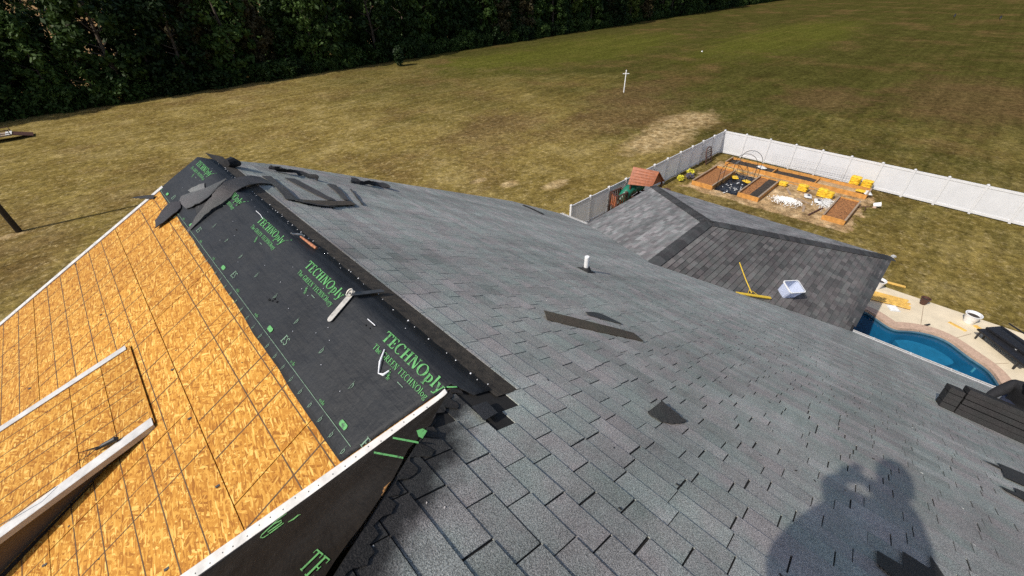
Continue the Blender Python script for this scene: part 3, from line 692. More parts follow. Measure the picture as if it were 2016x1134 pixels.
# far rake drip edge of the stripped slope
k = MB()
k.prism([PB(0.30, 7.16, 0.0), PB(0.30, 7.24, 0.0), PB(-3.65, 7.24, 0.0), PB(-3.65, 7.16, 0.0)], [PB(0.30, 7.16, 0.012), PB(0.30, 7.24, 0.012), PB(-3.65, 7.24, 0.012), PB(-3.65, 7.16, 0.012)])
k.beam(PB(0.30, 7.245, -0.07), PB(-3.65, 7.245, -0.07), 0.012, 0.16); k.build('drip_edge', 'white_metal', house)

k = MB()
for i in range(26):
    f_ = i / 25; p = B(872, 781, .0225).lerp(B(378, 1134, .0225), f_ * 1.2) + Vector((random.uniform(-.012, .012), random.uniform(-.012, .012), 0)); p = PB(p.x, p.y, .0226); k.box(p, (.0035, 0, 0), (0, .0035, 0), UB * .0008)
for i in range(30): p = PB(.25 - i * .13, 7.2 + random.uniform(-.015, .015), .0128); k.box(p, (.004, 0, 0), (0, .004, 0), UB * .0008)
k.build('nail_heads', 'dark_steel', house, kind='stuff')
# ---- black underlayment over the ridge
def lower(y):
    pts = [(7.3, .24), (6.4, .235), (5.3, .225), (4.1, .206), (3.66, .20), (3.2, .185), (2.7, .184), (2.5, .178), (2.3, .173), (2.1, .172), (1.9, .166), (1.70, .172), (1.0, .17)]
    for (y0, x0), (y1, x1) in zip(pts[:-1], pts[1:]):
        if y <= y0 and y >= y1: return x0 + (x1 - x0) * (y0 - y) / (y0 - y1)
    return pts[0][1] if y > 7 else pts[-1][1]
k = MB(); NY = 120
cols = [0.0, 0.08, 0.2, 0.35, 0.5, 0.65, 0.8, 0.92, 1.0]
def wr(x, y): return 0.004 * math.sin(x * 9 + y * 3.1) * math.sin(y * 2.3 - x * 4) + 0.002 * math.sin(y * 17 + x * 11)
grid = []
for j in range(NY + 1):
    row = []
    for c_ in cols:
        xx = 0.175 + (CR - 0.175) * c_
        ys = max(YO(xx) + 0.02, 1.30); y = ys + (7.21 - ys) * j / NY
        xl = lower(y) + 0.0022 * math.sin(y * 7.3) + 0.0012 * math.sin(y * 17); x = xl + (CR - xl) * c_
        row.append(PB(x, y, 0.008 + (wr(x, y) if 0 < c_ < .7 else 0) * 0.7) if c_ < 1 else Vector((CR, y, ZC + 0.010)))
    for xa in (0.88, 0.94, 1.015):
        ys = 1.30; y = ys + (7.25 - ys) * j / NY
        row.append(PA(xa + 0.004 * math.sin(y * 19) * (xa > 1), y, 0.009))
    grid.append(row)
nc = len(grid[0])
k.add([v for r_ in grid for v in r_], [(j * nc + i, j * nc + i + 1, (j + 1) * nc + i + 1, (j + 1) * nc + i) for j in range(NY) for i in range(nc - 1)])
felt = k.build('underlayment', 'felt', house, smooth=True); sol = felt.modifiers.new('solid', 'SOLIDIFY'); sol.thickness = 0.002; sol.offset = 0
# hip plane felt
k = MB(); Jn = [A(884, 772), A(849, 838), A(838, 845), A(822, 868), A(805, 885), A(776, 943), A(746, 987), A(712, 1038), A(688, 1068), A(661, 1106), A(600, 1200), A(480, 1380)]
Je = [hit(*pixel(p), ND, DD) + UD * 0.004 for p in Jn[:-2]] + [PA(-0.45, 0.48, 0.0), PA(-1.2, -0.08, 0.0)]
Vn = [HP + (HV - HP) * s for s in (0, 0.06, 0.12, 0.2, 0.3, 0.42, 0.55, 0.68, 0.82, 0.95, 1.25, 1.9)]
k.add([v + UD * 0.003 for v in Vn] + Je, [(i, i + 1, 12 + i + 1, 12 + i) for i in range(11)])
felt2 = k.build('underlayment', 'felt_grazing_tone', house); felt2['label'] = 'underlayment on the near hip, toned brown-black as under grazing light'
# brown band where the ridge caps were torn off, and the loose nails along it
k = MB(); segs = 60; vs = []
for j in range(segs + 1):
    y = 1.24 + (7.7 - 1.24) * j / segs; xa = 1.0; xb = 1.20 + 0.006 * math.sin(y * 13) + random.uniform(-.004, .004)
    vs += [PA(xa, y, 0.006), PA(xb, y, 0.004)]
k.add(vs, [(2 * j, 2 * j + 1, 2 * j + 3, 2 * j + 2) for j in range(segs)]); k.build('starter_band', 'band', house)
k = MB(); y = 1.35
while y < 7.2:
    p = PA(1.012 + random.uniform(-.02, .015), y, 0.016); k.box(p, (0.002 + random.random() * .003, 0.001, 0), (0, 0.0015 + random.random() * .004, 0), UA * 0.001); y += random.uniform(0.03, 0.2)
for i in range(40):
    x, y = random.uniform(0.35, 0.98), random.uniform(1.9, 6.8); p = PB(x, y, 0.016) if x < CR else PA(x, y, 0.016); k.box(p, (0.002, 0.001, 0), (0, 0.003, 0), UB * 0.001)
k.build('staples', 'paper', house, kind='stuff')

# ---- lettering printed on the underlayment (serif letters built from strokes)
def ellip(cx, cy, rx, ry, a0, a1, tx, ty, n=14):
    o = []
    for i in range(n):
        for j in (0,):
            p0, p1 = a0 + (a1 - a0) * i / n, a0 + (a1 - a0) * (i + 1) / n
            q = lambda a, r_, s_: (cx + r_ * math.cos(R(a)), cy + s_ * math.sin(R(a)))
            o.append([q(p0, rx - tx, ry - ty), q(p0, rx, ry), q(p1, rx, ry), q(p1, rx - tx, ry - ty)])
    return o
def rc(x0, y0, x1, y1): return [(x0, y0), (x1, y0), (x1, y1), (x0, y1)]
def serif(x, y, w_=0.26, t_=0.05): return rc(x - w_ / 2, y - t_ / 2, x + w_ / 2, y + t_ / 2)
def glyph(ch):
    K = 0.15; s = 0.028
    if ch == 'T': return [rc(.30, 0, .45, 1), serif(.375, s), rc(0, .93, .75, 1), rc(0, .78, .05, 1), rc(.70, .78, .75, 1)], .80
    if ch == 'E': return [rc(.12, 0, .27, 1), rc(.02, 0, .62, .06), rc(.02, .94, .60, 1), rc(.27, .48, .48, .53), rc(.57, 0, .62, .22), rc(.55, .80, .60, 1), rc(.45, .40, .49, .61)], .70
    if ch == 'C': return ellip(.42, .5, .40, .52, 50, 312, .15, .05, 18) + [rc(.66, .74, .71, 1)], .78
    if ch == 'G': return ellip(.42, .5, .40, .52, 50, 318, .15, .05, 18) + [rc(.66, .74, .71, 1), rc(.60, .05, .74, .42), serif(.66, .42, .30)], .84
    if ch == 'H': return [rc(.12, 0, .27, 1), rc(.58, 0, .73, 1), rc(.27, .48, .58, .54), serif(.195, s), serif(.195, 1 - s), serif(.655, s), serif(.655, 1 - s)], .88
    if ch == 'N': return [rc(.12, 0, .17, 1), rc(.66, 0, .71, 1), [(.10, 1), (.28, 1), (.71, 0), (.58, 0)], serif(.145, s), serif(.14, 1 - s, .2), serif(.685, 1 - s)], .86
    if ch == 'O': return ellip(.45, .5, .44, .52, 0, 360, .15, .045, 24), .93
    if ch == 'R': return [rc(.12, 0, .27, 1), serif(.195, s), rc(.03, .95, .4, 1)] + ellip(.36, .73, .27, .27, -95, 95, .14, .045, 12) + [[(.30, .46), (.44, .48), (.76, 0), (.60, 0)], serif(.68, s, .2)], .80
    if ch == 'p': return [rc(.12, -.32, .25, .64), serif(.185, -.30), serif(.15, .62, .18)] + ellip(.34, .32, .26, .33, -140, 150, .13, .045, 16), .66
    if ch == 'l': return [rc(.10, 0, .23, 1.02), serif(.165, s), serif(.13, 1.0, .16)], .34
    if ch == 'y': return [[(.05, .64), (.20, .64), (.38, .02), (.28, .02)], [(.52, .64), (.57, .64), (.30, -.30), (.22, -.30)], serif(.12, .62, .24), serif(.54, .62, .2)] + ellip(.14, -.26, .09, .07, 180, 360, .07, .05, 6), .60
    if ch == "'": return [[(.05, .80), (.14, .74), (.62, 1.16), (.50, 1.2)]], .6
    if ch == 'h': return [rc(.10, 0, .23, 1.0), rc(.42, 0, .55, .45), serif(.165, s), serif(.485, s)] + ellip(.37, .42, .18, .22, 0, 180, .12, .05, 8), .64
    if ch == 'e': return ellip(.30, .32, .27, .33, 20, 330, .12, .045, 16) + [rc(.12, .32, .54, .37)], .60
    if ch == 'o': return ellip(.31, .32, .29, .33, 0, 360, .12, .045, 18), .64
    if ch == 'g': return ellip(.28, .40, .24, .24, 0, 360, .11, .045, 14) + ellip(.28, -.08, .27, .18, 0, 360, .09, .05, 14) + [rc(.45, .56, .60, .63)], .60
    if ch == 'S': return ellip(.28, .74, .26, .26, 20, 270, .11, .06, 12) + ellip(.28, .26, .26, .28, -160, 90, .11, .06, 12), .6
    if ch in '0D': return ellip(.3, .5, .26, .5, 0, 360, .10, .08, 16), .62
    return [], .34
def text(kb, s, o, rd, up, size, P3d, slant=0.06, squeeze=1.0, maxw=None):
    """letters laid on a surface; o is the plan origin on that surface"""
    x = 0
    for ch in s:
        pl, adv = glyph(ch)
        for poly in pl:
            kb.add([P3d(o, rd * ((px_ + x + py_ * slant) * size * squeeze) + up * (py_ * size)) for px_, py_ in poly], [tuple(range(len(poly)))])
        x += adv + 0.03
        if maxw and x * size * squeeze > maxw: break
    return x * size * squeeze
def onB(o, v):        # wrap over the ridge
    q = o + v
    if q.x <= CR: return PB(q.x, q.y, 0.0145)
    return PA(q.x, q.y, 0.0145)
cosB = math.cos(math.atan(SB))
rd, up = Vector((0, -1, 0)), Vector((cosB, 0, 0))
pm = MB(); pale = MB()
for i, y0 in enumerate((7.02, 5.80, 4.575, 3.385, 2.112)):
    if i == 0: t0 = 'TECHNOply'
    text(pm, "TECHNOply'", Vector((0.758, y0, 0)), rd, up, 0.074, onB, 0.06, 1.30, (0.66 if i == 4 else None))
    text(pm, "TECHNOply'", Vector((0.7592, y0 - 0.0035, 0)), rd, up, 0.074, onB, 0.06, 1.30, (0.655 if i == 4 else None))
    text(pm, 'The GREEN TECHNOlogy', Vector((0.686, y0 + 0.005, 0)), rd, up, 0.040, onB, 0.0, 1.12, (0.60 if i == 4 else None))
    for j in range(3):   # small maker's mark and a few lines of fine print
        text(pm, 'le', Vector((0.648 - j * 0.014, y0 - 0.24 - j * 0.012, 0)), rd, up, 0.030, onB)
    for q, (dx_, w_) in enumerate(((0.650, .06),)): pale.add([PB(dx_, y0 - 0.36, 0.0145), PB(dx_ + 0.004, y0 - 0.36, 0.0145), PB(dx_ + 0.004, y0 - 0.36 - w_, 0.0145), PB(dx_, y0 - 0.36 - w_, 0.0145)], [(0, 1, 2, 3)])
y = 1.60                                        # overlap line and nail marks
while y < 7.05:
    if y > YO(0.258) + 0.03: pale.add([PB(0.2565, y, 0.0135), PB(0.2595, y, 0.0135), PB(0.2595, y + 0.05, 0.0135), PB(0.2565, y + 0.05, 0.0135)], [(0, 1, 2, 3)])
    y += 0.05
y = 1.724
while y < 7.0:
    text(pale, '0', Vector((0.198, y + 0.008, 0)), rd, up, 0.034, onB); text(pale, 'l', Vector((0.190, y + 0.004, 0)), rd, up, 0.058, onB, 0, 0.18); y += 0.1562
y = 2.035
while y < 6.5:
    text(pale, '0', Vector((0.44, y, 0)), rd, up, 0.040, onB); text(pale, 'l', Vector((0.432, y - .004, 0)), rd, up, 0.062, onB, 0, 0.18); y += 0.45
for y in (1.856, 3.099, 4.348, 5.6, 6.85):
    pl = [(0.294 + 0.016 * math.cos(R(a)), y + (0.026 if math.sin(R(a)) > 0 else -0.026) + 0.014 * math.sin(R(a))) for a in range(0, 360, 20)]
    pm.add([PB(a, b, 0.0145) for a, b in pl], [tuple(range(len(pl)))])
    text(pale, 'ES', Vector((0.300, y - 0.20, 0)), rd, up, 0.062, onB); text(pm, 'oelo', Vector((0.268, y - 0.46, 0)), rd, up, 0.026, onB); text(pm, 'oelo', Vector((0.268, y + 0.3, 0)), rd, up, 0.026, onB)
pm.build('printed_lettering', 'green_print', felt, kind='stuff'); pale.build('printed_marks', 'pale_print', felt, kind='stuff')
pm = MB()
rdD = (Dp(665, 1100) - Dp(635, 1077)).normalized(); upD = (Dp(640, 1083) - Dp(602, 1122)); sz = upD.length; upD.normalize()
onD = lambda o, v: o + v
text(pm, 'TE', Dp(590, 1120, 0.008), rdD, upD, sz * 0.98, onD, 0.05, 2.1)
def stroke(pts, ws):
    n_ = len(pts); L = []; Rr = []
    for i, (x, y) in enumerate(pts):
        x0, y0 = pts[max(i - 1, 0)]; x1, y1 = pts[min(i + 1, n_ - 1)]; ws_ = [w_ * .5 for w_ in ws]; l = math.hypot(x1 - x0, y1 - y0); nx_, ny_ = -(y1 - y0) / l * ws_[i] / 2, (x1 - x0) / l * ws_[i] / 2
        L.append(Dp(x + nx_, y + ny_, .008)); Rr.append(Dp(x - nx_, y - ny_, .008))
    pm.add(L + Rr, [(i, i + 1, n_ + i + 1, n_ + i) for i in range(n_ - 1)])
zz = lambda *p: [(350 + a / 5.76, 950 + b / 5.76) for a, b in p]
stroke(zz((945, 640), (960, 610), (1010, 560), (1100, 480), (1185, 440), (1190, 462), (1110, 520), (1030, 575), (1050, 592), (1120, 540), (1215, 470)), [2, 3.5, 4, 5, 4, 3.5, 5, 3, 3.5, 5, 2])
stroke(zz((945, 640), (985, 636), (1040, 600)), [2.5, 3.5, 3]); stroke(zz((1262, 462), (1320, 430), (1375, 385), (1405, 374)), [2, 5, 5, 1]); stroke(zz((1090, 480), (1160, 420), (1245, 362)), [2, 2.5, 1.5])
for a, b in (((775, 862), (826, 872)), ((738, 891), (796, 902))):
    k_ = [Dp(a[0], a[1], 0.008), Dp(b[0], b[1], 0.008), Dp(b[0], b[1] + 4, 0.008), Dp(a[0], a[1] + 4, 0.008)]; pm.add(k_, [(0, 1, 2, 3)])
pm.add([Dp(x, y, 0.008) for x, y in ((822, 850), (834, 846), (843, 851), (834, 866), (826, 862))], [(0, 1, 2, 3, 4)])
pm.build('printed_lettering', 'green_print', felt2, kind='stuff')
# torn felt and broken shingle edges along the opened hip
rgt = random.Random(17); L, Rr = [], []; wv_ = .05; NS = 64
for i in range(NS):
    f_ = i / (NS - 1); x0, y0 = 0.80 - 1.06 * f_, 1.41 - 0.80 * f_
    if i % 3 == 0 or rgt.random() < .35: wv_ = rgt.uniform(.012, .085) * (1.2 - .4 * f_)
    w1 = wv_ + rgt.uniform(-.006, .006); L.append(PA(x0 + .006, y0 - .008, .0085)); Rr.append(PA(x0 + .6015 * w1, y0 - .7989 * w1, .0075 + .004 * rgt.random()))
k = MB(); k.add(L + Rr, [(i, i + 1, NS + i + 1, NS + i) for i in range(NS - 1)], (.022, .020, .018)); te = k.build('torn_edge', 'shingle_loose', house); te['label'] = 'ragged black torn shingle edge along the opened hip'
sd_ = te.modifiers.new('solid', 'SOLIDIFY'); sd_.thickness = .003; sd_.offset = 0
# splintered wood where the hip was torn open
k = MB()
for a, b, r_ in (((756, 966), (767, 955), .005), ((754, 972), (765, 956), .006), ((750, 981), (758, 968), .003)):
    k.tube([A(*a, 0.012), A(*b, 0.016)], [r_, 0.001], 5)
k.build('torn_wood', 'osb_edge', house)

# ---- shed dormer on the stripped slope
DX0, DZ0, DS = -0.655, DB + SB * -0.655 + 0.02, 0.258
def PD(x, y, h=0): return Vector((x, y, DZ0 + DS * (x - DX0) + h))
k = MB(); DXE = -3.0
for yy in (3.36, 4.42):
    k.add([PB(DX0, yy, 0), PB(DXE, yy, 0), PD(DXE, yy, -0.02), PD(DX0, yy, -0.015)], [(0, 1, 2, 3)])
k.add([PB(DXE, 3.36, 0), PB(DXE, 4.42, 0), PD(DXE, 4.42, -0.02), PD(DXE, 3.36, -0.02)], [(0, 1, 2, 3)])
dorm = k.build('dormer', 'siding', house); dorm['label'] = 'small shed dormer with orange sheathing and brown siding'
def dbox(x0, x1, y0, y1, h0, h1, name, m, par):
    k = MB(); k.prism([PD(x0, y0, h0), PD(x1, y0, h0), PD(x1, y1, h0), PD(x0, y1, h0)], [PD(x0, y0, h1), PD(x1, y0, h1), PD(x1, y1, h1), PD(x0, y1, h1)]); return k.build(name, m, par)
pe = [(-0.655, -0.90), (-0.906, -1.15), (-1.156, -1.72), (-1.726, DXE - 0.05)]
for x1, x0 in pe: dbox(x0, x1, 3.31, 4.49, -0.012, 0.0, 'osb_panel', 'osb', dorm)
dbox(DXE, DX0, 3.32, 4.48, -0.03, -0.0125, 'roof_deck', 'joint', dorm)
dbox(DXE - 0.08, DX0 - 0.01, 3.285, 3.37, 0.002, 0.010, 'drip_edge', 'white_metal', dorm); dbox(DXE - 0.08, DX0 - 0.03, 4.44, 4.51, 0.002, 0.010, 'drip_edge', 'white_metal', dorm)
dbox(DXE - 0.08, DX0 - 0.01, 3.278, 3.284, -0.035, 0.010, 'drip_edge_lip', 'white_metal', dorm)
k = MB()
for vy in (3.46, 3.64, 3.83, 3.93, 4.12, 4.3): k.prism([PD(DXE, vy, 0.0003), PD(DX0 - 0.02, vy, 0.0003), PD(DX0 - 0.02, vy + 0.008, 0.0003), PD(DXE, vy + 0.008, 0.0003)], [PD(DXE, vy, 0.001), PD(DX0 - 0.02, vy, 0.001), PD(DX0 - 0.02, vy + 0.008, 0.001), PD(DXE, vy + 0.008, 0.001)])
k.build('printed_lines', 'pencil', dorm)
k = MB(); k.prism([PB(-1.15, 3.33, 0.002), PB(-3.4, 3.33, 0.002), PB(-3.4, 3.20, 0.002)], [PB(-1.15, 3.33, 0.012), PB(-3.4, 3.33, 0.012), PB(-3.4, 3.20, 0.012)]); k.build('wall_flashing', 'felt', dorm)

# ---- plumbing vent
vb = A(1153.5, 533)
k = MB(); k.lathe(vb - Vector((0, 0, 0.08)), [(0, 0.38), (0.038, 0.38), (0.043, 0.37), (0.043, 0.0)], 18); vp = k.build('vent_pipe', 'white', house, smooth=False)
k = MB(); k.lathe(vb - Vector((0, 0, 0.06)), [(0.05, 0.15), (0.062, 0.14), (0.10, 0.05), (0.105, 0.0)], 18)
k.box(vb + UA * 0.014, Vector((1, 0, -SA)).normalized() * 0.13, (0, 0.12, 0), UA * 0.003); k.build('vent_boot', 'rubber', vp)

# ------------------------------------------------------------------ loose things on the roof
def Ah(x, y, h=0): return hit(x, y, NA, -KA + h * NA.length)
def Bh(x, y, h=0): return hit(x, y, NB, DB + h * NB.length)
def ribbon(name, label, L, Rr, tint, th=0.006, seg=14, group=None, m='shingle_loose', rag=0.007):
    l, r_ = spline(L, seg), spline(Rr, seg); k = MB(); nv = 4; vs = []
    for i in range(seg):
        for j in range(nv + 1):
            v = l[i].lerp(r_[i], j / nv)
            if j in (0, nv): v = v + Vector((random.uniform(-rag, rag), random.uniform(-rag, rag), random.uniform(-rag, rag) * 0.5))
            vs.append(v)
    q = nv + 1
    k.add(vs, [(i * q + j, i * q + j + 1, (i + 1) * q + j + 1, (i + 1) * q + j) for i in range(seg - 1) for j in range(nv)], tint)
    c = sum(vs, Vector()) / len(vs)
    o = k.build(name, m, loc=c); sd = o.modifiers.new('solid', 'SOLIDIFY'); sd.thickness = th; sd.offset = 0
    return tag(o, label, 'shingle', group)
dk, br, gy = (0.062, 0.060, 0.058), (0.075, 0.060, 0.042), (0.13, 0.13, 0.13)
ribbon('torn_shingle_strip', 'long torn shingle strip arched over the ridge and felt', [Bh(368, 455, .01), Bh(399, 408, .06), Bh(420, 383, .09), Bh(441, 360, .09), Ah(480, 347, .06), Ah(512, 348, .02)], [Bh(371, 458, .008), Bh(411, 417, .04), Bh(441, 398, .04), Ah(476, 369, .05), Ah(511, 361, .04), Ah(541, 364, .012)], (0.075, 0.073, 0.072), 0.008, 26)
ribbon('torn_shingle_strip', 'dark tongue of torn shingle hanging over the orange sheathing edge', [Bh(354, 397, .03), Bh(331, 402, .05), Bh(306, 434, .04)], [Bh(357, 409, .02), Bh(342, 421, .04), Bh(307, 449, .03)], (0.03, 0.03, 0.034), 0.008, 14)
ribbon('torn_shingle_strip', 'flat folded shingle strip lying under the arched strip', [Bh(353, 398, .02), Bh(360, 385, .04), Bh(401, 372, .05), Bh(448, 351, .03)], [Bh(368, 412, .015), Bh(385, 403, .04), Bh(404, 393, .05), Bh(436, 362, .02)], (0.07, 0.072, 0.075), 0.008, 16)
ribbon('torn_shingle_strip', 'small grey shingle scrap uppermost on the felt by the pile', [Bh(370, 374, .02), Bh(385, 367, .035), Bh(402, 360, .02)], [Bh(381, 384, .02), Bh(392, 378, .03), Bh(403, 371, .02)], gy, 0.006, 8)
ribbon('torn_shingle_strip', 'narrow dark shingle strip tucked beside the foot of the arched strip', [Bh(384, 404, .01), Bh(392, 398, .02), Bh(405, 392, .03)], [Bh(388, 424, .006), Bh(398, 412, .01), Bh(408, 403, .02)], (0.03, 0.03, 0.032), 0.006, 8)
ribbon('torn_felt_scrap', 'black torn scrap sticking out past the far corner of the sheathing', [Bh(258, 389, .06), Bh(280, 385, .05), Bh(304, 384, .03)], [Bh(268, 391, .05), Bh(284, 391, .03), Bh(302, 392, .01)], (0.02, 0.02, 0.022), 0.004, 8)
k = MB(); k.tube([Ah(446, 321, .05), Ah(456, 319, .07), Ah(470, 322, .05)], [0.05, 0.075, 0.04], 9, True, (0.02, 0.02, 0.022)); tag(k.build('rolled_shingle_scrap', 'shingle_loose', loc=Ah(456, 320, .05)), 'rolled black scrap on the far end of the ridge', 'shingle')
for nm, L, Rr, tn in (
    ('dark shingle strip nearest the arched strip, slanting down the grey slope', [(515, 346), (540, 366), (562, 392)], [(534, 347), (560, 368), (589, 395)], dk),
    ('middle dark shingle strip slanting across the grey slope', [(560, 350), (600, 372), (646, 394)], [(581, 352), (625, 375), (660, 394)], dk),
    ('right dark shingle strip slanting across the grey slope', [(643, 362), (662, 378), (676, 393)], [(662, 364), (675, 378), (687, 394)], dk),
    ('brown shingle strip across the feet of the three slanting strips', [(590, 394), (640, 395), (690, 396)], [(600, 397), (650, 405), (700, 403)], br),
    ('flat grey-brown strip lying below the slanting strips', [(575, 391), (620, 396), (652, 402)], [(585, 396), (620, 403), (662, 408)], dk),
    ('thin dark lath of shingle lying right of the slanting strips', [(689, 372), (701, 388), (713, 403)], [(692, 372), (704, 388), (716, 402)], (0.03, 0.03, 0.03)),
    ('thin dark lath of shingle lying near the far end of the slope', [(1028, 404), (1045, 411), (1068, 422)], [(1031, 403), (1048, 410), (1071, 421)], (0.03, 0.03, 0.03))):
    ribbon('loose_shingle_strip', nm, [Ah(x, y, .018) for x, y in L], [Ah(x, y, .03) for x, y in Rr], tn, 0.006, 8, None)
for nm, pts in (('black crumpled scraps along the far rake beside the ridge', [(531, 326), (560, 331), (590, 336), (629, 347)]), ('black crumpled scrap further down the far rake', [(693, 351), (720, 356), (745, 358), (770, 365)])):
    L = [Ah(x, y, .07 + .03 * (i % 2)) for i, (x, y) in enumerate(pts)]; Rr = [Ah(x - 4, y + 7, .02) for x, y in pts]
    ribbon('crumpled_scrap', nm, L, Rr, (0.03, 0.03, 0.032), 0.01, 14, None, rag=0.03)
ribbon('loose_shingle_strip', 'long brown shingle strip propped on edge in the middle of the grey slope', [Ah(1071, 611, .05), Ah(1160, 633, .05), Ah(1247, 655, .03)], [Ah(1077, 629, .013), Ah(1170, 651, .013), Ah(1267, 672, .013)], (0.075, 0.062, 0.044), 0.006, 14, rag=0.002)
ribbon('loose_shingle_strip', 'short dark shingle sliver behind the long propped strip', [Ah(1153, 614, .02), Ah(1180, 617, .02), Ah(1222, 636, .014)], [Ah(1158, 620, .014), Ah(1185, 628, .014), Ah(1224, 638, .014)], (0.045, 0.048, 0.048), 0.006, 10, rag=0.002)
def flat(name, label, pix, tint, h=0.022, th=0.008, cat='shingle', m='shingle_loose'):
    k = MB(); k.prism([Ah(x, y, h - th) for x, y in pix], [Ah(x, y, h) for x, y in pix], tint); c = sum(k.v, Vector()) / len(k.v)
    return tag(k.build(name, m, loc=c), label, cat)
ribbon('torn_shingle_piece', 'torn dark shingle piece with a raised flap, alone on the grey slope', [Ah(1303, 789, .05), Ah(1320, 804, .035), Ah(1352, 829, .016)], [Ah(1275, 812, .014), Ah(1300, 829, .014), Ah(1335, 835, .013)], (0.055, 0.053, 0.048), 0.006, 12, rag=0.006)
cz = lambda pts: [(1650 + a / 3.992, 850 + b / 3.992) for a, b in pts]
flat('sawtooth_shingle', 'dark sawtooth shingle strip at the foot of the shadow of the photographer', cz([(305, 930), (510, 1050), (505, 935), (730, 1080), (722, 965), (860, 1170), (470, 1170), (305, 1035)]), (0.04, 0.038, 0.034))
flat('sawtooth_shingle', 'upper dark sawtooth strip right of the shadow of the photographer', cz([(1140, 220), (1282, 275), (1255, 243), (1500, 345), (1500, 440), (1312, 358), (1285, 292)]), (0.035, 0.034, 0.033))
flat('sawtooth_shingle', 'lower dark sawtooth strip right of the shadow of the photographer', cz([(1272, 422), (1402, 478), (1385, 438), (1500, 485), (1500, 556), (1330, 468)]), (0.035, 0.034, 0.033))
flat('torn_shingle_tab', 'dark square shingle tab turned up beside the white drip edge tip', [(928, 800), (958, 790), (980, 812), (953, 828)], (0.03, 0.03, 0.032), 0.03)
# small litter
k = MB(); rr = random.Random(3)
for i in range(170):
    x, y = rr.uniform(0.9, 9), rr.uniform(-3, 7)
    if jd(x, y) < 0.05 or (y > 1.2 and x < 1.25): continue
    p = PA(x, y, 0.007); a = rr.uniform(0, 3.14); s_ = rr.uniform(0.004, 0.012)
    k.box(p, Vector((math.cos(a), math.sin(a), -SA * math.cos(a))) * s_, Vector((-math.sin(a), math.cos(a), SA * math.sin(a))) * s_ * 0.35, UA * 0.002, (0.03, 0.03, 0.03) if i % 6 else (0.5, 0.5, 0.48))
for i in range(14):
    x, y = rr.uniform(0.0, 0.8), rr.uniform(0.75, 1.3)
    if jd(x, y) < 0.02: continue
    k.box(PA(x, y, 0.004), (0.004 * rr.random() + .002, 0.001, 0), (0, 0.003, 0), UA * 0.001, (0.5, 0.5, 0.48) if i % 3 == 0 else (0.05, 0.05, 0.05))
o = k.build('roof_litter', 'shingle_loose', kind='stuff'); o['label'] = 'nails and granule crumbs scattered over the grey roof slope'
# crumbs and stains on the felt
k = MB()
for x, y in ((530, 590), (536, 592), (540, 588), (545, 594), (462, 398), (470, 402), (477, 396), (720, 640), (728, 646), (735, 640), (465, 452)):
    p = Bh(x, y, .02); p = Bh(x, y, .014); k.box(p, (rr.uniform(.004, .012), .003, 0), (0, rr.uniform(.004, .014), 0), UB * .003, (0.02, 0.02, 0.02))
o = k.build('felt_litter', 'shingle_loose', kind='stuff'); o['label'] = 'black crumbs lying on the underlayment'

# hammer on the ridge
hl = Ah(590, 463, .03); t = thing('hammer', 'claw hammer with worn orange handle lying on the ridge', 'hammer', hl)
k = MB(); a, b = Ah(592, 466, .035), Ah(623, 489, .03); k.tube([a, a.lerp(b, .3), a.lerp(b, .7), b], [.009, .011, .015, .013], 10); k.build('handle', 'handle', t)
k = MB(); d = (b - a).normalized(); sdv = d.cross(UA).normalized(); c = Ah(588, 462, .04)
k.tube([c - UA * .02 - sdv * .045, c - sdv * .03, c + sdv * .01, c + sdv * .05], [.017, .012, .012, .008], 10)
k.tube([c + sdv * .05, c + sdv * .075 + UA * .012], [.010, .003], 6); k.build('head', 'steel', t)
# ridge anchor: two steel plates and a ring
ra = Ah(690, 582, .02); t = thing('ridge_anchor', 'galvanised ridge anchor with two steel plates bent over the ridge', 'anchor', ra)
def plate(p, q, wd_, nrm, name, m):
    k = MB(); d = (q - p).normalized(); s_ = d.cross(nrm).normalized(); n_ = 10; out = []
    for i in range(n_ + 1):
        a = math.pi / 2 + math.pi * i / n_; out.append(p + s_ * (wd_ / 2 * math.sin(a - 0)) * 1.0 * (1 if True else 0) + d * (wd_ / 2 * math.cos(a)))
    out += [q - s_ * wd_ / 2, q + s_ * wd_ / 2]
    k.prism([v + nrm * 0.004 for v in out], [v + nrm * 0.009 for v in out]); return k.build(name, m, t)
plate(Bh(652, 628, .02), Bh(691, 582, .02), 0.052, UB, 'plate', 'steel'); plate(Ah(750, 574, .025), Ah(690, 581, .025), 0.05, UA, 'plate', 'dark_steel')  # plate on the grey slope gets darker steel, its shade put into the colour
k = MB(); c = Bh(688, 576, .035); k.tube([c + Vector((0.026 * math.cos(R(a)), 0.026 * math.sin(R(a)), 0.018 * math.cos(R(a)))) for a in range(0, 361, 24)], .005, 6, False)
k.box(c - UB * .012, (0.03, 0, .015), (0, .03, 0), UB * .004); k.build('ring', 'steel', t)
k = MB(); k.tube([Bh(757, 688, .02), Bh(748, 712, .03), Bh(745, 735, .02), Bh(755, 738, .03), Bh(766, 730, .02)], [.004, .007, .004, .009, .006], 6); tag(k.build('paper_scrap', 'paper', loc=Bh(750, 720)), 'twisted white paper scrap on the underlayment', 'paper')
k = MB(); k.tube([Bh(504, 415, .02), Bh(512, 422, .025), Bh(518, 431, .02)], .003, 5); tag(k.build('string_scrap', 'paper', loc=Bh(512, 422)), 'thin white string scrap on the felt near the ridge', 'string')
k = MB(); k.tube([Bh(724, 628, .02), Bh(739, 641, .02)], .0035, 5); tag(k.build('nail_strip', 'paper', loc=Bh(730, 635)), 'short white plastic stick lying on the felt', 'stick')
